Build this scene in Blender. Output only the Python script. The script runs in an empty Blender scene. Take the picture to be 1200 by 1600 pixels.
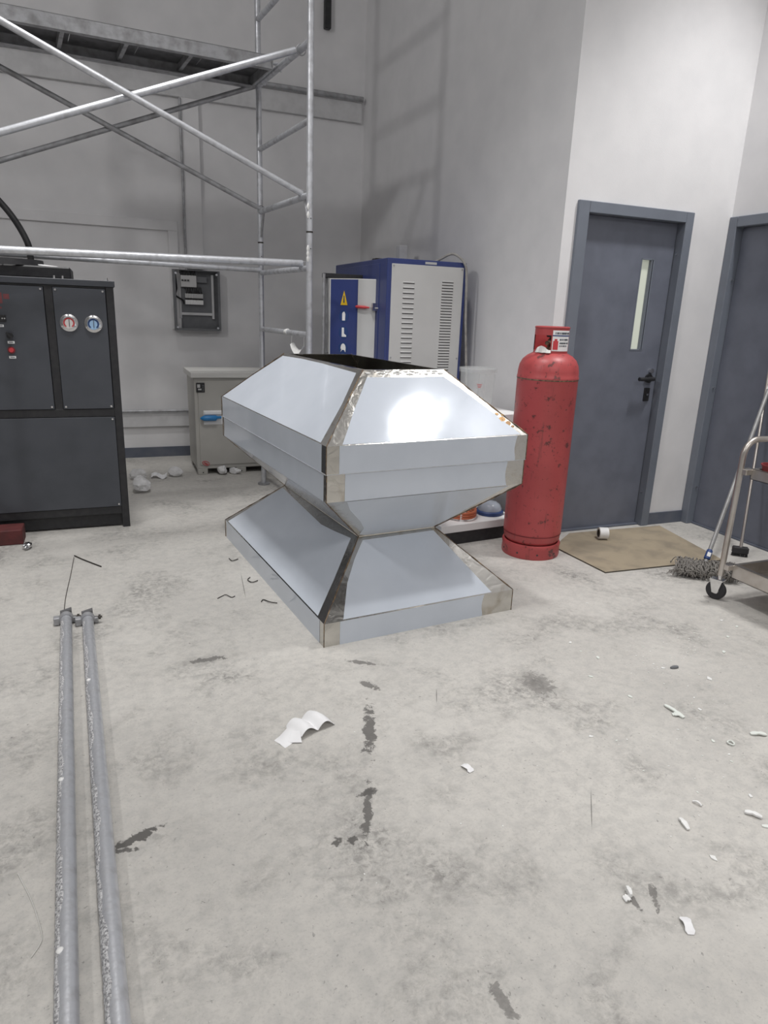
import bpy, bmesh, math, random
from mathutils import Vector, Matrix
C = bpy.context.scene.collection
sc = bpy.context.scene
PI = math.pi
random.seed(7)

# ---------------------------------------------------------------- camera
F_PX, PITCH, ROLL, YAW, EYE = 1062.773, 0.285995, 0.038122, 0.391554, 1.4284
cp, sp, cy, sy = math.cos(PITCH), math.sin(PITCH), math.cos(YAW), math.sin(YAW)
fw = Vector((sy*cp, cy*cp, -sp)); rt = Vector((cy, -sy, 0)); up = rt.cross(fw)
cr, sr = math.cos(ROLL), math.sin(ROLL)
rx = cr*rt + sr*up; uy = -sr*rt + cr*up; bz = -fw
cd = bpy.data.cameras.new('camera'); cam = bpy.data.objects.new('camera', cd); C.objects.link(cam)
cd.sensor_fit = 'VERTICAL'; cd.sensor_height = 36; cd.lens = F_PX*36/1600
cd.clip_start = .05; cd.clip_end = 60
cam.matrix_world = Matrix(((rx.x, uy.x, bz.x, 0), (rx.y, uy.y, bz.y, 0), (rx.z, uy.z, bz.z, EYE), (0, 0, 0, 1)))
sc.camera = cam

# ---------------------------------------------------------------- light
w = bpy.data.worlds.new('world'); sc.world = w; w.use_nodes = True
w.node_tree.nodes['Background'].inputs[0].default_value = (.8, .86, 1, 1)
w.node_tree.nodes['Background'].inputs[1].default_value = .25

def spot(name, loc, watts, half, blend, r=.2, col=(1, .985, .972), aim=(0, 0, -1)):
    d = bpy.data.lights.new(name, 'SPOT'); d.energy = watts; d.spot_size = math.radians(2*half); d.spot_blend = blend
    d.shadow_soft_size = r; d.color = col
    o = bpy.data.objects.new(name, d); C.objects.link(o); o.location = loc
    o.rotation_euler = Vector(aim).to_track_quat('-Z', 'Y').to_euler()
    return o
def area(name, loc, watts, sx, sy_, col=(1, .985, .972), aim=(0, 0, -1), spread=180):
    d = bpy.data.lights.new(name, 'AREA'); d.energy = watts; d.shape = 'RECTANGLE'; d.size = sx; d.size_y = sy_
    d.color = col; d.spread = math.radians(spread)
    o = bpy.data.objects.new(name, d); C.objects.link(o); o.location = loc
    o.rotation_euler = Vector(aim).to_track_quat('-Z', 'Y').to_euler()
    return o
# high bay over the door bay; other overhead spots added to balance brightness
spot('bay_and_fill_spot', (3.6, 2.5, 5.0), 420, 39, .62, .16)
spot('bay_and_fill_spot', (.4, 3.0, 5.6), 185, 34, .4, .2)
spot('bay_and_fill_spot', (.6, 2.6, 5.6), 205, 45, .5, .2)
spot('bay_and_fill_spot', (-.1, 4.75, 5.6), 330, 29, .6, .22)  # added spot that brightens the far floor
spot('flood_and_fill', (-4.0, 1.3, 4.9), 290, 50, .4, .26, aim=(1, .5, -.7))
area('flood_and_fill', (.8, -3.5, 5.0), 112, 5, 1, aim=(0, .35, -1), spread=130)  # added area fill behind the camera, no known lamp there
area('ceiling_fill', (-.5, 1.0, 5.9), 64, 7, 9)  # one large added panel for soft ambient, not separate lamps

vs = sc.view_settings
vs.view_transform = 'Standard'; vs.look = 'None'; vs.gamma = 1; vs.exposure = 0.0; vs.use_curve_mapping = False

# ---------------------------------------------------------------- materials
def _nt(name):
    m = bpy.data.materials.new(name); m.use_nodes = True
    nt = m.node_tree; b = nt.nodes['Principled BSDF']
    return m, nt, b
def mat(name, col, rough=.5, metal=0, col2=None, scale=8, lo=.4, hi=.7, bump=0, bscale=None, detail=6, coat=0, rvar=0, spec=None, dist=0):
    m, nt, b = _nt(name); N, L = nt.nodes, nt.links
    b.inputs['Base Color'].default_value = (*col, 1); b.inputs['Roughness'].default_value = rough; b.inputs['Metallic'].default_value = metal
    if coat: b.inputs['Coat Weight'].default_value = coat
    if spec is not None: b.inputs['Specular IOR Level'].default_value = spec
    tc = N.new('ShaderNodeTexCoord')
    def noise(s, d=detail):
        n = N.new('ShaderNodeTexNoise'); n.inputs['Scale'].default_value = s; n.inputs['Detail'].default_value = d
        n.inputs['Distortion'].default_value = dist
        L.new(tc.outputs['Object'], n.inputs['Vector']); return n
    if col2 is not None:
        n = noise(scale); r = N.new('ShaderNodeMapRange'); r.inputs['From Min'].default_value = lo; r.inputs['From Max'].default_value = hi
        L.new(n.outputs['Fac'], r.inputs['Value'])
        mx = N.new('ShaderNodeMix'); mx.data_type = 'RGBA'; mx.inputs['A'].default_value = (*col, 1); mx.inputs['B'].default_value = (*col2, 1)
        L.new(r.outputs['Result'], mx.inputs['Factor']); L.new(mx.outputs['Result'], b.inputs['Base Color'])
        if rvar:
            r2 = N.new('ShaderNodeMapRange'); r2.inputs['To Min'].default_value = rough; r2.inputs['To Max'].default_value = rough+rvar
            L.new(r.outputs['Result'], r2.inputs['Value']); L.new(r2.outputs['Result'], b.inputs['Roughness'])
    if bump:
        n = noise(bscale or scale*3); bp = N.new('ShaderNodeBump'); bp.inputs['Strength'].default_value = bump; bp.inputs['Distance'].default_value = .01
        L.new(n.outputs['Fac'], bp.inputs['Height']); L.new(bp.outputs['Normal'], b.inputs['Normal'])
    return m

def floor_material():
    m, nt, b = _nt('concrete_floor'); N, L = nt.nodes, nt.links
    tc = N.new('ShaderNodeTexCoord')
    def noise(s, d=6, dist=0, r=.55):
        n = N.new('ShaderNodeTexNoise'); n.inputs['Scale'].default_value = s; n.inputs['Detail'].default_value = d
        n.inputs['Distortion'].default_value = dist; n.inputs['Roughness'].default_value = r
        L.new(tc.outputs['Object'], n.inputs['Vector']); return n.outputs['Fac']
    def rng(v, a, c, x=0, y=1):
        r = N.new('ShaderNodeMapRange'); r.inputs['From Min'].default_value = a; r.inputs['From Max'].default_value = c
        r.inputs['To Min'].default_value = x; r.inputs['To Max'].default_value = y
        L.new(v, r.inputs['Value']); return r.outputs['Result']
    def mix(f, a, c):
        x = N.new('ShaderNodeMix'); x.data_type = 'RGBA'
        if isinstance(a, tuple): x.inputs['A'].default_value = (*a, 1)
        else: L.new(a, x.inputs['A'])
        x.inputs['B'].default_value = (*c, 1); L.new(f, x.inputs['Factor']); return x.outputs['Result']
    def mth(op, a, c=None):
        x = N.new('ShaderNodeMath'); x.operation = op
        for i, q in enumerate((a, c)):
            if q is None: continue
            if isinstance(q, (int, float)): x.inputs[i].default_value = q
            else: L.new(q, x.inputs[i])
        return x.outputs[0]
    base = mix(rng(noise(.9, 3), .35, .65), (.56, .541, .506), (.495, .478, .448))
    base = mix(rng(noise(26, 8, .3), .42, .78), base, (.43, .42, .40))
    base = mix(mth('MULTIPLY', rng(noise(7, 9, .8, .7), .50, .74), .42), base, (.36, .352, .337))
    base = mix(mth('MULTIPLY', rng(noise(110, 6, .2, .7), .5, .72), .5), base, (.33, .322, .31))
    # scuffed darker patches, broken up by a finer noise
    patch = mth('MULTIPLY', rng(noise(2.3, 9, .5, .66), .50, .68), rng(noise(34, 9, .5, .75), .42, .60))
    base = mix(mth('MULTIPLY', patch, .95), base, (.19, .185, .175))
    pale = mth('MULTIPLY', rng(noise(1.6, 5, .2), .52, .72), .5)
    base = mix(pale, base, (.60, .582, .548))
    fleck = rng(noise(75, 4, .4, .6), .645, .70)
    base = mix(mth('MULTIPLY', fleck, .55), base, (.15, .145, .14))
    grit = rng(noise(150, 2), .70, .78)
    base = mix(mth('MULTIPLY', grit, .5), base, (.75, .74, .72))
    edge = noise(30, 7, .5, .7)
    edge2 = noise(9, 6, .4, .6)
    # stains and scratches worn into the slab: centre, half lengths, turn, darkness, hardness
    ST = [(1.54, 2.035, .075, .10, -.25, .62, 0), (1.545, 2.03, .058, .088, -.25, .5, 1), (.785, 1.96, .14, .022, 1.22, .85, 1), (.63, 1.57, .13, .014, 1.19, .85, 1),
          (.66, 1.645, .035, .012, .1, .85, 1), (.507, 1.484, .018, .012, .9, .9, 1), (.553, 1.475, .018, .012, 1.2, .9, 1),
          (-.015, 1.682, .066, .016, .36, .95, 1), (-.045, 1.648, .03, .009, -.1, .9, 1), (.31, 2.638, .07, .02, .0, .75, 1),
          (.887, 2.24, .045, .018, -1.1, .75, 1), (.91, 2.425, .055, .014, -.65, .7, 1), (.55, 1.64, .13, .09, .3, .45, 0),
          (1.225, 1.03, .04, .01, .97, .7, 1), (1.163, 1.03, .028, .01, 1.5, .75, 1), (.707, .93, .05, .016, 1.5, .6, 1),
          (1.0, 1.76, .09, .06, .2, .45, 0), (.39, 2.07, .10, .05, 1.0, .4, 0), (1.11, 2.08, .06, .0018, 1.12, .9, 2),
          (1.28, 1.355, .10, .0018, .92, .8, 2), (.605, 3.40, .2, .0022, 1.46, .8, 2), (.25, 2.63, .16, .05, .1, .42, 0),
          (1.28, 1.0, .12, .05, -.5, .35, 0), (.02, .95, .14, .09, .3, .35, 0), (.1, 4.43, .28, .10, .0, .5, 0),
          (1.04, 1.80, .13, .05, -.2, .45, 0), (.52, 1.86, .16, .05, -.3, .4, 0), (.34, 1.86, .11, .06, .4, .45, 0), (.86, 1.55, .06, .05, 0, .42, 0),
          (.31, 1.42, .12, .05, .3, .4, 0), (1.95, 2.5, .22, .07, -.2, .32, 0), (1.5, 2.55, .2, .06, .2, .32, 0), (.72, 1.22, .10, .05, .5, .35, 0),
          (.93, 1.2, .09, .05, 0, .32, 0), (.12, 1.98, .12, .05, .5, .4, 0), (-.02, 2.3, .09, .035, .9, .42, 0)]
    for (cx, cy_, a, c, th, k, hard) in ST:
        mp = N.new('ShaderNodeMapping'); mp.vector_type = 'TEXTURE'
        mp.inputs['Location'].default_value = (cx, cy_, 0); mp.inputs['Rotation'].default_value = (0, 0, th); mp.inputs['Scale'].default_value = (a, c, 1)
        L.new(tc.outputs['Object'], mp.inputs['Vector'])
        ln = N.new('ShaderNodeVectorMath'); ln.operation = 'LENGTH'; L.new(mp.outputs['Vector'], ln.inputs[0])
        d = ln.outputs['Value']
        if hard == 2:
            f = rng(d, 1, .6, 0, k)
        else:
            d = mth('ADD', d, rng(edge if hard else edge2, .3, .7, -.9, .9))
            f = rng(d, 1.05 if hard else 1.5, .8 if hard else .2, 0, k)
            if not hard: f = mth('MULTIPLY', f, rng(edge, .38, .62))
        base = mix(f, base, (.10, .095, .09) if hard else (.18, .175, .165))
    L.new(base, b.inputs['Base Color'])
    b.inputs['Roughness'].default_value = .62; b.inputs['Specular IOR Level'].default_value = .3
    bp = N.new('ShaderNodeBump'); bp.inputs['Strength'].default_value = .12; bp.inputs['Distance'].default_value = .01
    L.new(noise(38, 8, .2, .65), bp.inputs['Height']); L.new(bp.outputs['Normal'], b.inputs['Normal'])
    return m

M = {}
M['floor'] = floor_material()
M['wall'] = mat('white_wall_paint', (.74, .735, .745), .75, 0, (.69, .688, .70), 5, .35, .7, .06, 160, spec=.25)
M['palegrey'] = mat('pale_grey_paint', (.60, .60, .61), .6, 0, (.52, .52, .53), 12)
M['ceil'] = mat('ceiling_grey', (.14, .14, .15), .8)
M['base'] = mat('slate_skirting', (.10, .115, .15), .55, 0, (.13, .14, .17), 9)
M['frame'] = mat('door_frame_grey_blue', (.17, .19, .228), .45, 0, (.155, .173, .208), 6, bump=.03, bscale=90)
M['leaf'] = mat('door_leaf_grey_blue', (.152, .166, .207), .42, 0, (.126, .138, .175), 7, bump=.03, bscale=90)
M['black'] = mat('black_plastic', (.015, .015, .017), .4, 0, (.03, .03, .032), 20)
M['chrome'] = mat('bright_metal', (.75, .75, .76), .18, 1, (.6, .6, .6), 30)
M['galv'] = mat('galvanised_pipe', (.63, .645, .68), .36, .62, (.45, .455, .475), 22, .45, .75, .1, 60, rvar=.2)
M['galvd'] = mat('dull_galvanised', (.43, .435, .455), .5, .55, (.30, .30, .305), 18, .4, .7, .12, 70, rvar=.15)
M['darkgalv'] = mat('dark_galvanised', (.22, .22, .225), .55, .5, (.15, .15, .15), 25, bump=.1, bscale=80)
M['crust'] = mat('cement_crust', (.62, .62, .63), .9, 0, (.22, .22, .23), 170, .42, .62, .6, 220)
M['white'] = mat('white_plaster', (.80, .80, .79), .8, 0, (.68, .68, .67), 30, bump=.2, bscale=60)
M['paper'] = mat('white_paper', (.82, .82, .83), .7, 0, (.76, .76, .77), 12)
M['film'] = mat('steel_under_film', (.60, .645, .715), .075, .06, (.565, .61, .68), 5, .35, .65, .012, 7, rvar=.05, spec=.3)
M['filmd'] = M['film']
M['steel'] = mat('bare_stainless', (.60, .585, .55), .17, 1, (.40, .355, .29), 9, .55, .8, .16, 16, rvar=.16, dist=1.2)
M['heat'] = mat('heat_tint', (.36, .22, .09), .35, .7, (.14, .08, .05), 60, .4, .6)
M['weld'] = mat('burnt_weld', (.10, .075, .06), .5, .6, (.28, .20, .12), 45, .4, .65, .4, 120)
M['plate'] = mat('deck_plate', (.20, .20, .21), .5, .6, (.13, .13, .135), 20)
M['red'] = mat('red_enamel', (.47, .078, .08), .42, 0, (.38, .058, .06), 4, .3, .7, .03, 40)
M['redd'] = mat('red_enamel_dark', (.20, .02, .025), .5, 0, (.12, .02, .02), 14)
M['ink'] = mat('black_print', (.06, .07, .09), .6)
M['inkblue'] = mat('blue_print', (.02, .05, .17), .5)
M['inkred'] = mat('red_print', (.55, .05, .06), .5)
M['sticker'] = mat('white_sticker', (.80, .80, .80), .5)
M['blue'] = mat('cobalt_enamel', (.034, .052, .185), .38, 0, (.04, .056, .165), 6, bump=.02, bscale=60)
M['silver'] = mat('grey_white_enamel', (.60, .60, .59), .4, .1, (.56, .56, .55), 4, bump=.02, bscale=50)
M['slot'] = mat('dark_slot', (.05, .05, .05), .8)
M['yellow'] = mat('warning_yellow', (.75, .48, .02), .5)
M['mframe'] = mat('black_machine_frame', (.018, .018, .021), .5, 0, (.028, .028, .03), 30)
M['mpanel'] = mat('charcoal_panel', (.062, .067, .08), .5, 0, (.052, .057, .068), 8, bump=.05, bscale=250)
M['beige'] = mat('beige_enamel', (.46, .45, .42), .5, 0, (.42, .41, .385), 5)
M['beigel'] = mat('pale_beige_enamel', (.62, .615, .59), .5)
M['bluep'] = mat('blue_plastic', (.03, .22, .52), .35)
M['grey'] = mat('panel_grey', (.15, .155, .165), .5, 0, (.12, .125, .135), 15)
M['greyl'] = mat('breaker_grey', (.50, .50, .50), .5)
M['board'] = mat('worn_tan_board', (.34, .285, .205), .85, 0, (.24, .205, .155), 6, .42, .7, .15, 60, dist=.6)
M['boarde'] = mat('board_edge', (.09, .08, .065), .9)
M['string'] = mat('mop_cotton', (.27, .255, .235), .95, 0, (.16, .15, .14), 40, bump=.5, bscale=200)
M['pole'] = mat('grey_pole', (.33, .33, .33), .4, .3, (.27, .27, .27), 20)
M['stain'] = mat('cart_stainless', (.58, .55, .52), .28, .95, (.46, .42, .38), 10, rvar=.12)
M['rubber'] = mat('black_rubber', (.025, .025, .028), .7)
M['brick'] = mat('maroon_block', (.11, .022, .022), .7, 0, (.07, .018, .018), 16, bump=.2)
M['orange'] = mat('orange_hose', (.48, .13, .06), .45)
M['cable'] = mat('grey_cable', (.36, .35, .33), .6, 0, (.22, .21, .20), 25)
M['wire'] = mat('dark_wire', (.05, .045, .04), .5, .5)
M['dialr'] = mat('dial_cream', (.62, .58, .56), .4)
M['dialb'] = mat('dial_blue', (.30, .47, .68), .4)
M['greenwhite'] = mat('pale_green_chip', (.68, .71, .67), .8)
def clear(name, col, alpha, rough):
    m, nt, b = _nt(name); N, L = nt.nodes, nt.links
    t = N.new('ShaderNodeBsdfTransparent'); t.inputs[0].default_value = (.97, .97, .97, 1)
    b.inputs['Base Color'].default_value = (*col, 1); b.inputs['Roughness'].default_value = rough
    tc = N.new('ShaderNodeTexCoord'); n = N.new('ShaderNodeTexNoise'); n.inputs['Scale'].default_value = 14; L.new(tc.outputs['Object'], n.inputs['Vector'])
    r = N.new('ShaderNodeMapRange'); r.inputs['To Min'].default_value = alpha*.7; r.inputs['To Max'].default_value = alpha*1.3; L.new(n.outputs['Fac'], r.inputs['Value'])
    x = N.new('ShaderNodeMixShader'); L.new(r.outputs['Result'], x.inputs[0]); L.new(t.outputs[0], x.inputs[1]); L.new(b.outputs[0], x.inputs[2])
    L.new(x.outputs[0], N['Material Output'].inputs['Surface'])
    return m
M['clear'] = clear('clear_plastic', (.8, .82, .82), .15, .2)
M['wrap'] = clear('crumpled_film', (.85, .85, .86), .62, .3)
M['lens'] = clear('clear_lens', (.55, .6, .68), .5, .08)
def pane_mat():
    m, nt, b = _nt('frosted_lit_pane')
    b.inputs['Base Color'].default_value = (.60, .63, .55, 1); b.inputs['Roughness'].default_value = .15
    b.inputs['Emission Color'].default_value = (.85, .90, .76, 1); b.inputs['Emission Strength'].default_value = .22
    return m
M['pane'] = pane_mat()
def red_body():
    m = M['red'].copy(); m.name = 'scratched_red_enamel'; nt = m.node_tree; N, L = nt.nodes, nt.links; b = N['Principled BSDF']
    old = b.inputs['Base Color'].links[0].from_socket
    tc = [n for n in N if n.type == 'TEX_COORD'][0]
    def layer(scale, lo, hi, k, col, src, sc3=(1, 1, 1)):
        mp = N.new('ShaderNodeMapping'); mp.inputs['Scale'].default_value = sc3; L.new(tc.outputs['Object'], mp.inputs['Vector'])
        n = N.new('ShaderNodeTexNoise'); n.inputs['Scale'].default_value = scale; n.inputs['Detail'].default_value = 7; n.inputs['Roughness'].default_value = .65
        L.new(mp.outputs[0], n.inputs['Vector'])
        r = N.new('ShaderNodeMapRange'); r.inputs['From Min'].default_value = lo; r.inputs['From Max'].default_value = hi; r.inputs['To Max'].default_value = k; L.new(n.outputs['Fac'], r.inputs['Value'])
        x = N.new('ShaderNodeMix'); x.data_type = 'RGBA'; L.new(src, x.inputs['A']); x.inputs['B'].default_value = (*col, 1); L.new(r.outputs['Result'], x.inputs['Factor'])
        return x.outputs['Result']
    s = layer(3.2, .56, .66, .35, (.20, .035, .035), old)
    s = layer(16, .605, .65, .85, (.075, .03, .028), s)
    s = layer(42, .61, .66, .75, (.06, .028, .026), s)
    s = layer(13, .60, .66, .5, (.15, .045, .042), s, (1.8, 1.8, .22))
    L.new(s, b.inputs['Base Color']); return m
M['redbody'] = red_body()

# ---------------------------------------------------------------- helpers
ORG = {}
class MB:
    def __init__(s): s.v = []; s.f = []
    def add(s, vs, fs):
        o = len(s.v); s.v += [tuple(x) for x in vs]; s.f += [tuple(i+o for i in f) for f in fs]; return s
    def box(s, x0, y0, z0, x1, y1, z1):
        return s.add([(x0, y0, z0), (x1, y0, z0), (x1, y1, z0), (x0, y1, z0), (x0, y0, z1), (x1, y0, z1), (x1, y1, z1), (x0, y1, z1)],
                     [(0, 3, 2, 1), (4, 5, 6, 7), (0, 1, 5, 4), (1, 2, 6, 5), (2, 3, 7, 6), (3, 0, 4, 7)])
    def obox(s, c, ax, ay, az):            # centre and three half-axis vectors
        c = Vector(c); ax, ay, az = Vector(ax), Vector(ay), Vector(az)
        vs = [c+i*ax+j*ay+k*az for k in (-1, 1) for (i, j) in ((-1, -1), (1, -1), (1, 1), (-1, 1))]
        return s.add(vs, [(0, 3, 2, 1), (4, 5, 6, 7), (0, 1, 5, 4), (1, 2, 6, 5), (2, 3, 7, 6), (3, 0, 4, 7)])
    def prism(s, poly, z0, z1):
        n = len(poly)
        vs = [(x, y, z0) for x, y in poly]+[(x, y, z1) for x, y in poly]
        return s.add(vs, [tuple(reversed(range(n))), tuple(range(n, 2*n))]+[(i, (i+1) % n, n+(i+1) % n, n+i) for i in range(n)])
    def plate(s, pts, nrm, t):             # polygon in space given thickness along nrm
        nrm = Vector(nrm).normalized()*t; n = len(pts); pts = [Vector(p) for p in pts]
        return s.add(pts+[p+nrm for p in pts], [tuple(reversed(range(n))), tuple(range(n, 2*n))]+[(i, (i+1) % n, n+(i+1) % n, n+i) for i in range(n)])
    def tube(s, pts, r, n=12, caps=True, closed=False):
        pts = [Vector(p) for p in pts]; m = len(pts); rs = r if isinstance(r, (list, tuple)) else [r]*m
        d0 = (pts[1]-pts[0]).normalized(); ref = Vector((0, 0, 1)) if abs(d0.z) < .9 else Vector((1, 0, 0))
        nx = d0.cross(ref).normalized(); vs = []
        for i, p in enumerate(pts):
            a = pts[i-1] if (i > 0 or closed) else p; c = pts[(i+1) % m] if (i < m-1 or closed) else p
            d = (c-a).normalized(); nx = (nx-d*nx.dot(d)).normalized(); ny = d.cross(nx)
            for k in range(n):
                t = 2*PI*k/n; vs.append(p+rs[i]*(math.cos(t)*nx+math.sin(t)*ny))
        fs = []
        for i in range(m if closed else m-1):
            j = (i+1) % m
            for k in range(n): fs.append((i*n+k, i*n+(k+1) % n, j*n+(k+1) % n, j*n+k))
        if caps and not closed: fs += [tuple(reversed(range(n))), tuple((m-1)*n+k for k in range(n))]
        return s.add(vs, fs)
    def lathe(s, prof, c, n=40, a0=0, a1=2*PI, axis=None):
        c = Vector(c); full = abs(a1-a0-2*PI) < 1e-6; m = n if full else n+1; vs = []
        if axis is None: X, Y, Z = Vector((1, 0, 0)), Vector((0, 1, 0)), Vector((0, 0, 1))
        else:
            Z = Vector(axis).normalized(); X = Z.cross(Vector((0, 0, 1)) if abs(Z.z) < .9 else Vector((1, 0, 0))).normalized(); Y = Z.cross(X)
        for r, z in prof:
            for k in range(m):
                t = a0+(a1-a0)*k/n; vs.append(c+X*(r*math.cos(t))+Y*(r*math.sin(t))+Z*z)
        fs = []
        for i in range(len(prof)-1):
            for k in range(n):
                l = (k+1) % m; fs.append((i*m+k, i*m+l, (i+1)*m+l, (i+1)*m+k))
        return s.add(vs, fs)
    def build(s, name, m, parent=None, smooth=None, bevel=0, segs=1):
        o0 = ORG.get(parent.name if parent else None, Vector((0, 0, 0)))
        me = bpy.data.meshes.new(name); me.from_pydata([tuple(Vector(p)-o0) for p in s.v], [], s.f); me.update()
        bm = bmesh.new(); bm.from_mesh(me); bmesh.ops.recalc_face_normals(bm, faces=bm.faces); bm.to_mesh(me); bm.free()
        me.materials.append(M[m] if isinstance(m, str) else m)
        if smooth:
            for p in me.polygons: p.use_smooth = True
            me.set_sharp_from_angle(angle=math.radians(smooth))
        o = bpy.data.objects.new(name, me); C.objects.link(o)
        if parent: o.parent = parent; ORG[o.name] = o0
        if bevel:
            b = o.modifiers.new('bevel', 'BEVEL'); b.width = bevel; b.segments = segs; b.limit_method = 'ANGLE'
        return o
def thing(name, label, cat, loc, group=None, yaw=0):
    o = bpy.data.objects.new(name, None); C.objects.link(o); o.location = loc; o.rotation_euler = (0, 0, yaw)
    o['label'] = label; o['category'] = cat; o.empty_display_size = .05
    if group: o['group'] = group
    ORG[o.name] = Vector(loc) if yaw == 0 else Vector((0, 0, 0))    # turned things take local coordinates
    return o
def tag(o, label, cat, group=None):
    o['label'] = label; o['category'] = cat
    if group: o['group'] = group
    return o
def struct(o): o['kind'] = 'structure'; return o
def center_origin(o):
    "put a single-mesh thing's origin at its footprint"
    vs = o.data.vertices; c = Vector((sum(v.co.x for v in vs)/len(vs), sum(v.co.y for v in vs)/len(vs), min(v.co.z for v in vs)))
    o.data.transform(Matrix.Translation(-c)); o.location = c; return o
def arc(c, r, a0, a1, n, X, Y):
    c, X, Y = Vector(c), Vector(X), Vector(Y)
    return [c+X*(r*math.cos(a0+(a1-a0)*i/n))+Y*(r*math.sin(a0+(a1-a0)*i/n)) for i in range(n+1)]
def smoothpath(P, n=6):
    P = [Vector(p) for p in P]; out = []
    for i in range(len(P)-1):
        p0 = P[max(i-1, 0)]; p1 = P[i]; p2 = P[i+1]; p3 = P[min(i+2, len(P)-1)]
        for k in range(n):
            t = k/n; out.append(.5*((2*p1)+(p2-p0)*t+(2*p0-5*p1+4*p2-p3)*t*t+(3*p1-p0-3*p2+p3)*t**3))
    return out+[P[-1]]

# ---------------------------------------------------------------- room
XB, XC0, YC, YA, XD, TOP = 2.46, 2.617, 3.695, 6.83, 3.95, 6.0
struct(MB().box(-6.2, -5.2, -.2, 4.3, 7.05, 0).build('floor', 'floor'))
struct(MB().box(-6.2, -5.2, TOP, 4.3, 7.05, TOP+.2).build('ceiling', 'ceil'))
wb = struct(MB().box(-6.2, YA, 0, XB+.6, YA+.2, TOP).build('wall_back', 'wall'))
struct(MB().prism([(XC0, YC), (XC0+.2, YC+.2), (XB+.2, YA), (XB, YA)], 0, TOP).build('wall_return', 'wall'))
DC0, DC1, DCT = 2.745, 3.575, 2.085
wd = MB(); wd.prism([(XC0, YC), (DC0, YC), (DC0, YC+.2), (XC0+.2, YC+.2)], 0, TOP); wd.box(DC1, YC, 0, XD+.2, YC+.2, TOP); wd.box(DC0, YC, DCT, DC1, YC+.2, TOP)
struct(wd.build('wall_door', 'wall'))
DD0, DD1 = 2.80, 3.662
wr = MB(); wr.box(XD, DD1, 0, XD+.2, YC, TOP); wr.box(XD, -5.2, 0, XD+.2, DD0, TOP); wr.box(XD, DD0, DCT, XD+.2, DD1, TOP)
struct(wr.build('wall_right', 'wall'))
struct(MB().box(-6.4, -5.2, 0, -6.2, 7.05, TOP).build('wall_left', 'wall'))
struct(MB().box(-6.4, -5.4, 0, 4.3, -5.2, TOP).build('wall_front', 'wall'))
struct(MB().box(-6.2, YA-.012, 0, XB, YA, .095).build('baseboard_back', 'base'))
struct(MB().box(3.607, YC-.012, 0, XD, YC, .088).build('baseboard_door', 'base'))
# fixed work on the back wall
struct(MB().box(-6.2, YA-.03, .295, 1.9, YA, .425).build('trim_1', 'palegrey', bevel=.004))  # raised strip below the pipe, a greyer tone than the wall
struct(MB().tube([(-6.2, YA-.035, .446), (1.9, YA-.035, .446)], .014).build('trim_2', 'galvd', smooth=40))
t = MB(); t.box(-6.2, YA-.03, 3.13, 2.43, YA, 3.30)
struct(t.build('trim_3', 'palegrey', bevel=.004))
struct(MB().tube([(-6.2, YA-.05, 3.325), (2.43, YA-.05, 3.325)], .022).build('trim_4', 'galvd', smooth=40))
t = MB(); t.box(-6.2, YA-.022, 2.055, .70, YA, 2.14); t.box(.615, YA-.022, 1.2, .70, YA, 2.055)
struct(t.build('trim_5', 'wall', bevel=.003))
struct(MB().box(.765, YA-.04, 1.74, .92, YA, 3.13).build('trim_6', 'wall', bevel=.003))
tag(center_origin(MB().tube([(.76, YA-.05, 1.73), (.762, YA-.05, 3.12)], .011).build('conduit', 'galvd', smooth=40)), 'thin grey conduit running up the wall from the open breaker box', 'conduit')
b = MB().box(2.05, YA-.05, 3.845, 2.11, YA, 5.95).build('cable_duct', 'black', bevel=.006)
tag(center_origin(b), 'black vertical duct on the wall above the corner, right of the scaffold post', 'duct')

# ---- doors
def lever(d, face, out, along, z, name='handle'):
    "door lever: rose, neck, lever bar; face = point on leaf, out/along unit vectors"
    f = Vector((face[0], face[1], z)); o, a = Vector(out), Vector(along); m = MB()
    m.tube([f, f+o*.014], .03, 16)
    m.tube(smoothpath([f+o*.01, f+o*.05, f+o*.062+a*.02, f+o*.062+a*.13], 5), .0135, 10)
    h = m.build(name, 'black', d, 40); h['label'] = 'black lever handle'; return h
d1 = bpy.data.objects.new('door_1', None); C.objects.link(d1); d1['kind'] = 'structure'; d1.location = ((DC0+DC1)/2, YC, 0); ORG['door_1'] = Vector(d1.location)
fy = YC-.02
m = MB()
for x0, x1 in ((2.705, 2.785), (3.545, 3.61)): m.box(x0, fy, 0, x1, YC+.085, 2.115)
m.box(2.785, fy, 2.05, 3.545, YC+.085, 2.115)
m.build('door_frame', 'frame', d1, bevel=.003)
ly = YC+.045; G = (3.285, 3.385, 1.245, 1.82)
m = MB(); x0, x1, z1 = 2.788, 3.54, 2.047
m.box(x0, ly, .012, G[0], ly+.04, z1); m.box(G[1], ly, .012, x1, ly+.04, z1); m.box(G[0], ly, .012, G[1], ly+.04, G[2]); m.box(G[0], ly, G[3], G[1], ly+.04, z1)
lf = m.build('door_leaf', 'leaf', d1)
p = MB().box(G[0], ly+.022, G[2], G[1], ly+.028, G[3]).build('vision_pane', 'pane', lf); p['label'] = 'narrow frosted pane with light behind it'
m = MB()
for (a, b_, c, e) in ((G[0]-.004, G[0]+.004, G[2], G[3]), (G[1]-.02, G[1]-.012, G[2], G[3]), (G[1]-.004, G[1]+.004, G[2], G[3]), (G[0], G[1], G[2]-.004, G[2]+.004), (G[0], G[1], G[3]-.004, G[3]+.004)):
    m.box(a, ly-.002, c, b_, ly+.022, e)
m.build('glazing_bead', 'frame', lf)
lever(d1, (3.475, ly), (0, -1, 0), (-1, 0, 0), 1.055)
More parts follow.
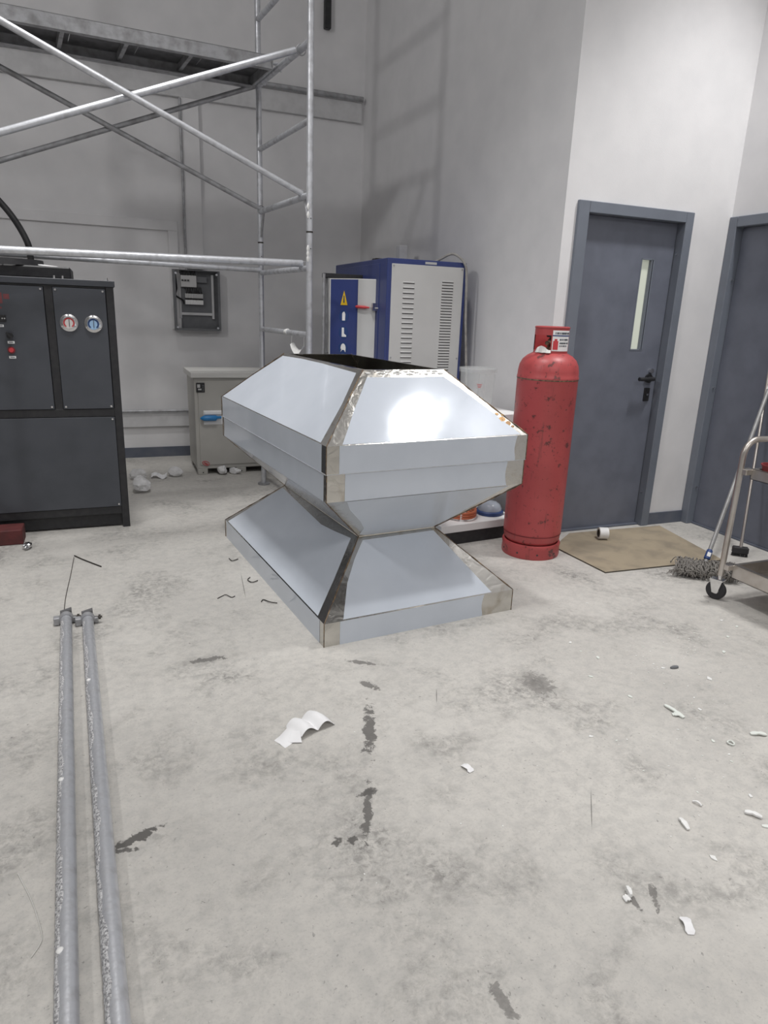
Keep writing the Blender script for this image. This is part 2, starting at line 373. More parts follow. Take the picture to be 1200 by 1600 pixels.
m = MB().tube([(3.487, ly, 1.105), (3.487, ly-.018, 1.105)], .017, 14); m.build('lock_knob', 'chrome', d1, 40)
m = MB().tube([(3.478, ly, .955), (3.478, ly-.012, .955)], .018, 14); m.box(3.455, ly-.008, .9, 3.50, ly, .99); k = m.build('lock_plate', 'black', d1, 40)
m = MB().tube([(3.478, ly-.008, .945), (3.478, ly-.016, .945)], .008, 10); m.build('keyhole', 'chrome', k, 40)
for z in (1.86, .25): MB().tube([(3.545, YC+.02, z), (3.538, YC+.02, z)], .006, 8).build('frame_screw', 'chrome', d1)
MB().box(2.785, ly-.03, 0, 3.545, ly+.05, .011).build('threshold', 'base', d1)
MB().box(2.785, ly+.06, 0, 3.545, ly+.10, 2.05).build('back_stop', 'black', d1)
d2 = bpy.data.objects.new('door_2', None); C.objects.link(d2); d2['kind'] = 'structure'; d2.location = (XD, (DD0+DD1)/2, 0); ORG['door_2'] = Vector(d2.location)
fx = XD-.018; m = MB()
m.box(fx, 3.63, 0, XD+.09, YC-.001, 2.115); m.box(fx, 2.745, 0, XD+.09, 2.81, 2.115); m.box(fx, 2.81, 2.05, XD+.09, 3.63, 2.115)
m.build('door_frame', 'frame', d2, bevel=.003)
MB().box(XD+.045, 2.813, .012, XD+.085, 3.627, 2.047).build('door_leaf', 'leaf', d2)
MB().box(XD+.03, 2.81, 0, XD+.09, 3.63, .011).build('threshold', 'base', d2)
for z in (1.72, 1.0, .28): MB().tube([(XD+.02, 3.63, z), (XD+.02, 3.622, z)], .006, 8).build('frame_screw', 'chrome', d2)

# ---------------------------------------------------------------- three stacked steel hoods
HY = .095832; HP = (.80814, 2.59179)
W, LEN, INS, SK = 1.025, 1.655, .297, .112
HG = 'hoods of the stack'
def hood(name, z0, label, up_, skirt, rise, films, shrink=0.):
    r = thing('steel_hood', label, 'hood', (HP[0], HP[1], z0), HG, HY)
    H_ = skirt+rise
    def zz(t): return t if up_ else H_-t         # t measured from the skirt rim
    def P(side, s, t, off=0):                     # side: front,left,back,right; s along rim; t = depth over the profile
        ins = 0 if t <= skirt else INS*(t-skirt)/rise
        z = zz(t); e = shrink
        if side == 'front': q = (e+s*(W-2*e)/W, e+ins)
        elif side == 'back': q = (e+s*(W-2*e)/W, LEN-e-ins)
        elif side == 'left': q = (e+ins, e+s*(LEN-2*e)/LEN)
        else: q = (W-e-ins, e+s*(LEN-2*e)/LEN)
        v = Vector((q[0], q[1], z))
        if off:
            nn = {'front': (0, -1), 'back': (0, 1), 'left': (-1, 0), 'right': (1, 0)}[side]
            k = Vector((nn[0], nn[1], 0)) if t <= skirt and off > 0 and not slope[0] else Vector((nn[0]*rise, nn[1]*rise, INS if up_ else -INS)).normalized()
            v += k*off
        return v
    slope = [False]
    for side in ('front', 'left', 'back', 'right'):
        Ls = W if side in ('front', 'back') else LEN
        nn = {'front': (0, -1, 0), 'back': (0, 1, 0), 'left': (-1, 0, 0), 'right': (1, 0, 0)}[side]
        slope[0] = False
        quad = [P(side, 0, 0), P(side, Ls, 0), P(side, Ls, skirt), P(side, 0, skirt)]
        sk = MB().plate(quad, tuple(-x for x in nn), .0015).build('skirt_panel', 'steel', r)
        f0, f1 = films[side][0]
        n = 10; pts = [P(side, f0+.006*math.sin(9*i/n)*(1 if side == 'front' else .3), skirt*i/n) for i in range(n+1)]
        pts = [P(side, f0, 0)]+[P(side, f0, skirt), P(side, f1, skirt)]+[P(side, f1-.012*math.sin(PI*(1-i/6)), skirt*(1-i/6)) for i in range(1, 6)]+[P(side, f1-.004, 0)]
        nv = Vector(nn)
        MB().plate([p+nv*.0005 for p in pts], nn, .0006).build('protective_film', 'film', sk)
        slope[0] = True
        T = skirt+rise; sn = Vector((nn[0]*rise, nn[1]*rise, INS if up_ else -INS)).normalized()
        quad = [P(side, 0, skirt), P(side, Ls, skirt), P(side, Ls-INS, T), P(side, INS, T)]
        sl = MB().plate(quad, tuple(-sn), .0015).build('slope_panel', 'steel', r)
        pts = [P(side, s, skirt+tt*rise) for s, tt in films[side][1]]
        MB().plate([p+sn*.0005 for p in pts], tuple(sn), .0006).build('protective_film', 'film', sl)
    for sx, sy_ in ((0, 0), (1, 0), (0, 1), (1, 1)):
        a = Vector((shrink if not sx else W-shrink, shrink if not sy_ else LEN-shrink, 0)); ii = Vector((INS if not sx else -INS, INS if not sy_ else -INS, 0))
        p0, p1, p2 = a+Vector((0, 0, zz(0))), a+Vector((0, 0, zz(skirt))), a+ii+Vector((0, 0, zz(skirt+rise)))
        pts = [p0, p1]+[p1.lerp(p2, i/14)+Vector((random.uniform(-1, 1), random.uniform(-1, 1), random.uniform(-1, 1)))*.0008 for i in range(1, 14)]+[p2]
        MB().tube(pts, [.0022]*2+[random.uniform(.0016, .0042) for _ in range(14)], 6).build('weld_seam', 'weld', r)
    # collar round the small mouth
    zc = zz(skirt+rise); m = MB()
    x0, x1, y0, y1 = INS, W-INS, INS, LEN-INS; q = .02; zb = zc-(.004 if up_ else -.004)
    for (a, b_, c, e) in ((x0, y0, x1, y0+q), (x0, y1-q, x1, y1), (x0, y0+q, x0+q, y1-q), (x1-q, y0+q, x1, y1-q)): m.box(a, b_, min(zc, zb), c, e, max(zc, zb))
    m.build('collar', 'steel', r)
    return r, P, slope
gen = lambda L_: [(.06, .01), (.33, .95), (L_-.33, .95), (L_-.06, .01)]
films = lambda fs, fr, ls, lr: {'front': (fs, fr), 'left': (ls, lr), 'back': ((.06, .96), gen(W)), 'right': ((.06, 1.6), gen(LEN))}
hood('low', 0, 'bottom one of the three stacked film-covered steel hoods, standing on the floor', True, SK, .273,
     films((.076, .85), [(.093, .015), (.166, .435), (.24, .72), (.313, .95), (.713, .96), (.896, .015)], (.05, 1.63), [(.084, .015), (.2, .45), (.341, .936), (.508, .887), (.66, .855), (.9, .89), (1.353, .956), (1.6, .015)]))
hood('mid', SK+.273, 'upside-down steel hood in the middle of the stack, flaring upward from the waist', False, .118, .275,
     films((.084, .93), [(.097, .015), (.14, .22), (.24, .55), (.29, .76), (.292, .93), (.33, .97), (.713, .975), (.80, .66), (.949, .02)], (.03, 1.63), [(.05, .015), (.31, .95), (1.34, .95), (1.61, .015)]), .004)

ht, PT, sl = hood('top', SK+.273+.393+.001, 'topmost steel hood of the stack, its open mouth facing the ceiling', True, .119, .277,
     films((.058, .965), [(.072, .012), (.12, .2), (.167, .39), (.24, .66), (.302, .893), (.5, .885), (.703, .894), (.76, .74), (.86, .42), (.985, .012)], (.05, 1.64), [(.069, .012), (.19, .5), (.329, .94), (.55, .955), (.76, .97), (1.05, .975), (1.34, .956), (1.5, .5), (1.632, .012)]))
m = MB(); e = .0015
for (a, b_, c, d_) in ((-.0035, -e, W+e, .012), (-e, LEN-.012, W+e, LEN+e), (-.0035, .012, .012, LEN-.012), (W-.012, .012, W+e, LEN-.012)): m.box(a, b_, -.0008, c, d_, .0016)
m.build('flange_lip', 'galv', ht)
sl[0] = True
m = MB(); sn = Vector((0, -.277, INS)).normalized()
for _ in range(34):
    s = random.uniform(.45, .72) if random.random() < .8 else random.uniform(.31, .45); t0 = .119+.277*random.uniform(.93, .985)
    c = PT('front', s, t0); n = 7; rr = random.uniform(.004, .013)
    pts = [c+Vector((rr*1.6*random.uniform(.5, 1)*math.cos(2*PI*i/n), 0, 0))+Vector((0, INS, .277)).normalized()*(rr*.6*random.uniform(.5, 1)*math.sin(2*PI*i/n)) for i in range(n)]
    m.plate([p+sn*.001 for p in pts], tuple(sn), .0015)
o = m.build('plaster_smear', 'white', ht); o['label'] = 'dried white plaster smeared along the front rim'; o['kind'] = 'stuff'

random.seed(9)
for (s_, t_, rr) in ((.922, .24, .024), (.945, .18, .018), (.962, .13, .010), (.905, .32, .012), (.935, .30, .010)):
    c = PT('front', s_, .119+.277*t_); n = 9; dn_ = Vector((0, INS, .277)).normalized()
    pts = [c+Vector((rr*random.uniform(.6, 1)*math.cos(2*PI*i/n), 0, 0))+dn_*(rr*.8*random.uniform(.6, 1)*math.sin(2*PI*i/n)) for i in range(n)]
    MB().plate([p+sn*.0012 for p in pts], tuple(sn), .0004).build('heat_mark', 'heat', ht)
# ---------------------------------------------------------------- gas cylinder
cx, cy_ = 2.432, 3.433
g = thing('gas_cylinder', 'tall red gas cylinder with scratched paint standing left of the door', 'gas cylinder', (cx, cy_, 0))
c0 = (cx, cy_, 0)
body = [(.02, .05), (.10, .055), (.15, .075), (.172, .11), (.1775, .16), (.1775, 1.085), (.1795, 1.09), (.1795, 1.10), (.177, 1.105), (.176, 1.13), (.170, 1.165), (.155, 1.195), (.13, 1.218), (.10, 1.234), (.06, 1.243), (.0, 1.245)]
MB().lathe(body, c0, 56).build('body', 'redbody', g, 50)
MB().lathe([(.150, .0), (.176, .0), (.179, .012), (.177, .06), (.181, .078), (.176, .09), (.165, .088), (.160, .06), (.158, .012), (.150, .0)], c0, 56).build('foot_ring', 'redbody', g, 50)
for an in (-150, -110, -70, -190): 
    a = math.radians(an); d = Vector((math.cos(a), math.sin(a), 0)); MB().tube([Vector((cx, cy_, .035))+d*.174, Vector((cx, cy_, .035))+d*.1795], .006, 8).build('vent_hole', 'slot', g)
RS = .0975
def shell(a0, a1, z0, z1, ri, ro, n): return MB().lathe([(ri, z0), (ro, z0), (ro, z1), (ri, z1), (ri, z0)], c0, n, math.radians(a0), math.radians(a1))
m = shell(0, 360, 1.335, 1.378, RS-.005, RS, 48)
m2 = shell(0, 360, 1.222, 1.248, RS-.005, RS, 48); m.add(m2.v, m2.f)
for a0, a1 in ((-126, 8), (52, 150)):
    m2 = shell(a0, a1, 1.24, 1.34, RS-.005, RS, 24); m.add(m2.v, m2.f)
m2 = MB().lathe([(RS-.005, 1.374), (RS+.002, 1.372), (RS+.003, 1.38), (RS-.005, 1.384), (RS-.007, 1.378), (RS-.005, 1.374)], c0, 48); m.add(m2.v, m2.f)
m.build('guard_shroud', 'red', g, 40)
m = MB().lathe([(.1786, 1.083), (.1802, 1.087), (.1790, 1.091), (.1786, 1.083)], c0, 56); m.build('shoulder_seam', 'weld', g, 40)
m = MB().lathe([(.1782, .142), (.1790, .145), (.1782, .148), (.1778, .145), (.1782, .142)], c0, 56); m.build('base_seam', 'redd', g, 40)
v = MB(); v.lathe([(.0, 1.24), (.032, 1.24), (.032, 1.262), (.022, 1.265), (.020, 1.31), (.012, 1.315), (.012, 1.325), (.0, 1.325)], c0, 20)
v.tube([(cx, cy_, 1.29), (cx-.05, cy_-.03, 1.29)], .012, 12); vo = v.build('valve', 'weld', g, 40); 
MB().lathe([(.0, 1.322), (.026, 1.322), (.03, 1.328), (.03, 1.338), (.026, 1.343), (.0, 1.343)], c0, 14).build('valve_wheel', 'black', vo, 40)
lab = shell(-122, -50, 1.248, 1.363, RS, RS+.0015, 20).build('label', 'sticker', g, 40); lab['label'] = 'white printed label with a red cylinder symbol'
pr = MB()
def strip(a0, a1, z0, z1): q = shell(a0, a1, z0, z1, RS+.0012, RS+.0026, max(2, int(abs(a1-a0)/4))); return q
random.seed(3)
for z0, z1, a0, ae, ws in ((1.342, 1.353, -114, -54, (2.6, 3.2, 4.0)), (1.308, 1.317, -97, -57, (2.4, 3.4)), (1.289, 1.297, -97, -57, (2.4, 3.4)), (1.274, 1.281, -97, -62, (2.4, 3.4))):
    pr = MB(); a = a0
    while a < ae:
        wd_ = random.choice(ws); q = strip(a, min(a+wd_, -53), z0, z1); pr.add(q.v, q.f); a += wd_+random.choice((.9, 1.1, 2.6))
    o = pr.build('lettering', 'ink', lab); o['kind'] = 'stuff'; o['label'] = 'row of small dark lettering'
strip(-122, -50, 1.331, 1.337).build('label_band', 'inkblue', lab)
pr = strip(-119, -102, 1.256, 1.305); q = strip(-115, -106, 1.305, 1.316); pr.add(q.v, q.f)
sy_o = pr.build('cylinder_symbol', 'inkred', lab)
tp = MB(); a0 = math.radians(-170)
n = 9
for k in range(n):
    a1 = math.radians(-176+52*k/(n-1)); d = Vector((math.cos(a1), math.sin(a1), 0)); rr = .101+.004*math.sin(k*2.1); h = .012+.022*math.sin(PI*min(1, (k+.4)/n*1.3))
    zb = 1.2415-.10*(rr-.0975)
    tp.v += [tuple(Vector((cx, cy_, zb-.004))+d*(rr+.012)), tuple(Vector((cx, cy_, zb+h))+d*(rr+.001)), tuple(Vector((cx, cy_, zb+h))+d*(rr-.001)), tuple(Vector((cx, cy_, zb-.002))+d*(rr+.008))]
    if k:
        o_ = 4*(k-1); tp.f += [(o_, o_+4, o_+5, o_+1), (o_+1, o_+5, o_+6, o_+2), (o_+2, o_+6, o_+7, o_+3), (o_+3, o_+7, o_+4, o_)]
tp.f += [(0, 1, 2, 3), tuple(4*(n-1)+i for i in (3, 2, 1, 0))]
tag(center_origin(tp.build('masking_tape_piece', 'beigel')), 'torn piece of cream tape lying on the shoulder of the red gas cylinder', 'tape')

# ---------------------------------------------------------------- blue furnace
FX0, FX1, FY0, FY1, FZ = 1.838, 2.447, 4.556, 5.70, 1.783
fz = thing('furnace', 'blue cabinet furnace with a pale louvred side panel, against the wall', 'furnace', ((FX0+FX1)/2, (FY0+FY1)/2, 0))
MB().box(FX0, FY0, .06, FX1, FY1, FZ).build('body', 'blue', fz, bevel=.006, segs=2)
for x in (FX0+.06, FX1-.06):
    for y in (FY0+.06, FY1-.06): MB().box(x-.03, y-.03, 0, x+.03, y+.03, .062).build('foot', 'black', fz)
fp = MB().box(FX0+.032, FY0-.005, .14, FX1-.024, FY0+.002, 1.748).build('louvred_panel', 'silver', fz, bevel=.002)
fp['label'] = 'pale grey-white side panel with two columns of louvres'
for x in (FX0+.045, FX1-.038):
    for z in (1.735, 1.12, .5): MB().tube([(x, FY0-.004, z), (x, FY0-.009, z)], .006, 8).build('screw', 'galvd', fp)
sl0 = ho0 = None
def louvre(x0, x1, z):
    m = MB(); y = FY0-.005
    m.add([(x0, y, z+.001), (x1, y, z+.001), (x0, y, z+.012), (x1, y, z+.012), (x0+.004, y-.005, z+.003), (x1-.004, y-.005, z+.003)],
          [(0, 1, 5, 4), (4, 5, 3, 2), (0, 4, 2), (1, 3, 5), (0, 2, 3, 1)])
    return m.build('louvre', 'silver', fp)
def slot(x0, x1, z): return MB().box(x0, FY0-.0065, z-.0035, x1, FY0-.004, z+.001).build('louvre_slot', 'slot', fp)
def rows(x0, x1, ztop, pitch, zend):
    a, b_ = louvre(x0, x1, ztop), slot(x0, x1, ztop); z = ztop-pitch; k = 1
    while z > zend:
        for o in (a, b_):
            c = o.copy(); C.objects.link(c); c.parent = fp; c.location = (0, 0, -k*pitch)
        k += 1; z -= pitch
rows(1.957, 2.043, 1.625, .0336, .30)
rows(2.256, 2.345, 1.644, .0196, .30)
m = MB().box(FX0-.004, FY0+.14, .14, FX0+.002, FY1-.08, 1.752); m.build('door_surround', 'blue', fz, bevel=.002)
# swung-out thick door: blue plate in front, pale edge towards the viewer
A_, B_, C_ = Vector((1.565, 5.005)), Vector((1.722, 4.81)), Vector((1.834, 4.742))
dr = MB().prism([tuple(A_), tuple(B_), tuple(C_), (1.834, 5.06), (1.66, 5.08)], .32, 1.648).build('door', 'silver', fz, bevel=.004)
dv = (B_-A_).normalized(); dn = Vector((dv.y, -dv.x)); 
if dn.x > 0: dn = -dn
def on_door(s, z, off=0): p = A_+dv*s+dn*off; return Vector((p.x, p.y, z))
Ld = (B_-A_).length; n3 = (dn.x, dn.y, 0)
bp_ = MB().plate([on_door(.018, .335), on_door(Ld-.002, .335), on_door(Ld-.002, 1.642), on_door(.018, 1.642)], n3, .004).build('door_plate', 'blue', dr)
bp_['label'] = 'cobalt blue door plate with pictograms'
def flat(name, pts, m, cs, cz, k=.0045): 
    return MB().plate([on_door(cs+x, cz+z, k) for x, z in pts], n3, .001).build(name, m, dr)
CS = .135
tri = flat('warning_triangle', [(-.03, -.045), (.03, -.045), (0, .055)], 'yellow', CS, 1.51)
MB().plate([on_door(CS+x, 1.51+z, .0056) for x, z in ((-.006, -.028), (.006, -.028), (.004, .02), (-.004, .02))], n3, .001).build('warning_mark', 'ink', dr)
def disc_(cz, r_=.042): 
    MB().plate([on_door(CS+r_*math.cos(2*PI*i/20), cz+1.05*r_*math.sin(2*PI*i/20), .0045) for i in range(20)], n3, .0006).build('sign_disc', 'inkblue', dr)
for cz in (1.387, 1.272, 1.16): disc_(cz)
flat('glove_pictogram', [(-.012, -.03), (.012, -.03), (.014, .015), (.006, .032), (-.006, .03), (-.013, .018)], 'sticker', CS, 1.387, .0055)
flat('boot_pictogram', [(-.014, -.03), (.024, -.03), (.024, -.018), (.006, -.008), (.004, .035), (-.014, .035)], 'sticker', CS, 1.272, .0055)
flat('mask_pictogram', [(.022*math.cos(t_), .034*math.sin(t_)) for t_ in [2*PI*i/16-.2 for i in range(10)]]+[(-.014, -.005), (-.022, -.028), (-.008, -.012), (.008, -.012), (.02, -.028)], 'sticker', CS, 1.16, .0055)
l = MB().tube(smoothpath([on_door(Ld-.012, 1.457, .012), Vector((1.75, 4.775, 1.455)), Vector((1.79, 4.75, 1.453))], 4), [.006]+[.011]*5+[.008, .006, .006], 10).build('lever_grip', 'inkred', dr, 40)
l['label'] = 'red latch lever grip'
m = MB().tube([(1.785, 4.755, 1.453), (1.838, 4.70, 1.452)], .006, 8); m.box(1.80, 4.715, 1.433, 1.838, 4.745, 1.485); m.build('latch', 'chrome', dr, 40)
for z in (.5, 1.1):
    m = MB().obox((1.60, 5.07, z), (.06, .02, 0), (-.006, .012, 0), (0, 0, .02)); m.build('hinge_arm', 'galvd', fz)
m = MB(); m.tube([(1.535, 5.035, .3), (1.535, 5.035, 1.68)], .012, 12); m.tube([(1.565, 5.06, .3), (1.565, 5.06, 1.66)], .008, 10)
m.build('hinge_post', 'galvd', fz, 40)
MB().box(1.53, 5.03, 1.652, 1.84, 5.075, 1.685).build('hinge_bracket', 'mframe', fz, bevel=.004)
MB().box(2.12, FY0-.002, 1.756, 2.208, FY0+.001, 1.772).build('name_plate', 'greyl', fz)
MB().box(1.90, 4.95, FZ, 1.98, 5.03, FZ+.022).build('top_cap', 'black', fz, bevel=.006)
MB().box(2.305, 5.46, FZ, 2.375, 5.54, 1.955).build('flue_stub', 'palegrey', fz, bevel=.004)
cb = MB().tube(smoothpath([(2.24, 4.66, FZ-.004), (2.27, 4.64, 1.80), (2.345, 4.58, 1.838), (2.418, 4.535, 1.775), (2.438, 4.53, 1.657), (2.452, 4.53, 1.393), (2.477, 4.53, 1.12), (2.50, 4.53, .8), (2.51, 4.53, .3), (2.51, 4.53, .011)], 6), .009, 10).build('cable', 'cable', fz, 60)
m = MB(); m.tube([(2.50, 4.90, 0), (2.50, 4.90, 1.66)], .016, 12); tag(center_origin(m.build('wall_pipe', 'galvd', smooth=40)), 'thin grey pipe standing upright between the furnace and the wall', 'pipe')

# ---------------------------------------------------------------- chiller, dark cabinet at left
KX0, KX1, KY0, KY1 = -1.06, .085, 4.61, 5.2
k = thing('chiller', 'dark charcoal chiller cabinet with two pressure gauges, at the left', 'chiller', ((KX0+KX1)/2, (KY0+KY1)/2, 0))
m = MB()
for x0, x1 in ((KX0, KX0+.045), (.04, KX1)):
    for y0, y1 in ((KY0, KY0+.045), (KY1-.045, KY1)): m.box(x0, y0, 0, x1, y1, 1.51)
m.box(-.297, KY0+.002, .78, -.25, KY0+.045, 1.51)
for z0, z1 in ((.733, .782), (.094, .144), (1.498, 1.51)):
    m.box(KX0, KY0+.001, z0, .041, KY0+.045, z1)
m.build('frame', 'mframe', k, bevel=.002)
MB().box(KX0-.008, KY0-.012, 1.51, KX1+.008, KY1+.01, 1.546).build('top_plate', 'mpanel', k, bevel=.003)
MB().box(KX0+.045, KY0+.03, .012, .04, KY0+.06, .10).build('plinth', 'mframe', k)
MB().box(KX0+.02, KY0+.046, .10, KX1-.02, KY1-.02, 1.5).build('core', 'mframe', k)
def panel(x0, x1, z0, z1):
    p = MB().box(x0, KY0-.006, z0, x1, KY0+.04, z1).build('panel', 'mpanel', k, bevel=.0015)
    for x in (x0+.014, x1-.014):
        for z in (z0+.014, z1-.014):
            MB().tube([(x, KY0-.005, z), (x, KY0-.010, z)], [.0085, .006], 10).build('screw', 'chrome', p, 40)
    return p
pl = panel(-1.01, -.299, .784, 1.497); pr_ = panel(-.249, .037, .784, 1.497); pb = panel(-1.01, .048-.009, .146, .731)
fyk = KY0-.006
def gauge(x, z, dial, rim):
    q = MB().lathe([(.0, 0), (.05, 0), (.052, .004), (.05, .007), (.04, .009), (.039, .02), (.034, .022), (.033, .015), (.0, .015)], (x, fyk, z), 32, axis=(0, -1, 0)).build('gauge', 'chrome', k, 40)
    MB().lathe([(.0, .0155), (.0325, .0155), (.0325, .0165), (.0, .0165)], (x, fyk, z), 28, axis=(0, -1, 0)).build('gauge_dial', dial, q)
    m = MB()
    for i in range(22):
        a = math.radians(-45+270*i/21); d = Vector((math.cos(a), 0, math.sin(a))); e = Vector((-math.sin(a), 0, math.cos(a)))
        m.obox(Vector((x, fyk-.017, z))+d*.0265, d*.004, e*.0034, (0, .0004, 0))
    m.build('gauge_scale', rim, q)
    MB().obox((x+.002, fyk-.0185, z), (.0016, 0, 0), (0, .0006, 0), (0, 0, .022)).build('gauge_needle', 'ink', q)
    m = MB()
    for i in range(3):
        a = math.radians(90+120*i); m.tube([(x+.046*math.cos(a), fyk-.004, z+.046*math.sin(a)), (x+.046*math.cos(a), fyk-.011, z+.046*math.sin(a))], .005, 8)
    m.build('gauge_screws', 'chrome', q)
gauge(-.176, 1.297, 'dialr', 'inkred'); gauge(-.042, 1.294, 'dialb', 'inkblue')
m = MB()
for x0, x1, z0, z1 in ((-.62, -.545, 1.405, 1.455), (-.535, -.515, 1.395, 1.455), (-.508, -.478, 1.42, 1.448), (-.62, -.522, 1.366, 1.376)):
    m.box(x0, fyk-.0006, z0, x1, fyk+.001, z1)
m.build('red_lettering', mat('faded_red_print', (.17, .045, .05), .6), pl)
d = MB().box(-.60, fyk-.008, 1.293, -.506, fyk, 1.331).build('display', 'black', pl, bevel=.002)
for x in (-.525, -.513): MB().tube([(x, fyk-.007, 1.312), (x, fyk-.010, 1.312)], .004, 8).build('key', 'greyl', pl)
for nm, (x0, x1, z0, z1) in (('tag', (-.56, -.522, 1.264, 1.277)), ('tag', (-.512, -.476, 1.171, 1.185)), ('tag', (-.513, -.477, 1.086, 1.10))):
    tg = MB().box(x0, fyk-.002, z0, x1, fyk+.001, z1).build('tag', 'sticker', pl)
    MB().box(x0+.006, fyk-.0026, (z0+z1)/2-.002, x1-.006, fyk-.0018, (z0+z1)/2+.002).build('tag_print', 'ink', pl)
m = MB().tube([(-.496, fyk, 1.216), (-.496, fyk-.016, 1.216)], .017, 14); m.obox((-.498, fyk-.022, 1.218), (.014, 0, -.016), (.004, 0, .004), (0, .006, 0)); m.build('rotary_switch', 'black', pl, 40)
m = MB().tube([(-.497, fyk, 1.134), (-.497, fyk-.006, 1.134)], .02, 16); bo = m.build('button_bezel', 'redd', pl, 40)
MB().tube([(-.497, fyk-.005, 1.134), (-.497, fyk-.014, 1.134)], [.014, .012], 16).build('red_button', 'inkred', pl, 40)
fan = MB(); fan.box(KX0+.1, KY0+.10, 1.546, -.145, KY1-.05, 1.615)
fan.build('fan_housing', 'mframe', k, bevel=.008)
fr = MB().lathe([(.19, 1.615), (.205, 1.615), (.2, 1.65), (.185, 1.65), (.19, 1.615)], (-.50, 4.89, 0), 36).build('fan_ring', 'mframe', k, 40)
for i in range(10): MB().lathe([(.0, 0), (.002, 0), (.002, .003), (0, .003)], (0, 0, 0), 4)
m = MB()
for rr in (.04, .08, .12, .16): m.tube([(-.50+rr*math.cos(2*PI*i/28), 4.89+rr*math.sin(2*PI*i/28), 1.648) for i in range(28)], .003, 5, closed=True)
for i in range(6):
    a = PI*i/6; m.tube([(-.50+.2*math.cos(a), 4.89+.2*math.sin(a), 1.648), (-.50-.2*math.cos(a), 4.89-.2*math.sin(a), 1.648)], .003, 5)
m.build('fan_guard', 'wire', k, 40)
MB().obox((-.27, 4.80, 1.62), (.055, .01, -.004), (-.006, .03, .004), (0, 0, .0015)).build('paper_tag', 'paper', k)
for x in (-.235, -.19, .06): MB().tube([(x, KY0+.01, 1.545), (x, KY0+.01, 1.562)], .006, 8).build('top_bolt', 'chrome', k)
hs = MB().tube(smoothpath([(-.375, 5.0, 1.616), (-.376, 5.0, 1.68), (-.385, 5.0, 1.76), (-.44, 5.0, 1.88), (-.52, 5.0, 1.99), (-.68, 5.02, 2.16), (-.95, 5.06, 2.36), (-1.4, 5.1, 2.5), (-2.1, 5.2, 2.5), (-3.2, 6.0, 2.42), (-4.0, 6.75, 2.4)], 6), .019, 12).build('hose', 'black', smooth=60)
tag(hs, 'thick black hose rising from the top of the dark chiller', 'hose')

# ---------------------------------------------------------------- scaffold
su = Vector((math.cos(math.radians(6)), math.sin(math.radians(6)), 0)); sv = Vector((-su.y, su.x, 0)); S0 = Vector((1.28115, 4.52939, 0))
s = thing('scaffold_tower', 'galvanised tube scaffold tower with deck planks and cross braces, at the left', 'scaffold', tuple(S0))
def sp_(a, b_, z): p = S0+su*a+sv*b_; return Vector((p.x, p.y, z))
SPAN = -2.11; R_ = .0205
for a in (0, SPAN):
    for b_ in (0, 1.0):
        po = MB().tube([sp_(a, b_, .012), sp_(a, b_, 1.90)], R_, 16).build('post', 'galv', s, 40)
        MB().tube([sp_(a, b_, 1.90), sp_(a, b_, 4.6)], R_, 16).build('post', 'galv', s, 40)
        MB().tube([sp_(a, b_, 1.895), sp_(a, b_, 1.905)], R_+.0012, 16).build('joint_pin', 'wire', po, 40)
        MB().tube([sp_(a, b_, 0), sp_(a, b_, .014)], .05, 16).build('foot_plate', 'galvd', po, 40)
        for z in (1.98, 1.80): MB().tube([sp_(a, b_, z)-sv*(R_-.001), sp_(a, b_, z)-sv*(R_+.001)], .004, 8).build('pin_hole', 'slot', po)
    for z, rr in ((.45, .017), (1.263, .0185), (1.682, .0185), (2.118, .0205), (2.54, .0175), (2.96, .0205), (3.365, .0185), (3.80, .0185)):
        MB().tube([sp_(a, R_*.6, z), sp_(a, 1-R_*.6, z)], rr, 14).build('transom', 'galv', s, 40)
    for b0, b1 in ((R_, .13), (1-R_, .87)):
        MB().tube([sp_(a, b0, 1.94), sp_(a, b0+(b1-b0)*.25, 2.02), sp_(a, b1-(b1-b0)*.4, 2.11)], .009, 8).build('corner_stay', 'galvd', s, 40)
def bar(name, p, q, r_, m='galv'):
    o = MB().tube([p, q], r_, 14).build(name, m, s, 40); return o
bar('cross_brace', sp_(-.008, .115, 2.138), sp_(SPAN+.01, .115, 2.955), .0178)
bar('cross_brace', sp_(-.04, .152, 2.945), sp_(SPAN+.01, .152, 2.10), .0195)
bar('cross_brace', sp_(-.006, .985, 2.138), sp_(SPAN+.01, .985, 2.965), .0168, 'galvd')
bar('cross_brace', sp_(-.02, 1.02, 2.955), sp_(SPAN+.01, 1.02, 2.10), .0168, 'galvd')
bar('ledger', sp_(-.012, .10, 1.714), sp_(SPAN, .10, 1.668), .0225)
bar('ledger', sp_(-.012, .985, 1.702), sp_(SPAN, .985, 1.700), .0195)
for (b_, z) in ((.115, 2.13), (.10, 1.697), (.152, 2.955), (.975, 2.13)):
    m = MB().tube([sp_(.0, b_, z)+su*(.03*math.cos(t_))+Vector((0, 0, .03*math.sin(t_)))+sv*.004 for t_ in [2*PI*i/14 for i in range(14)]], .0035, 6, closed=True)
    m.build('wire_tie', 'galvd', s, 40)
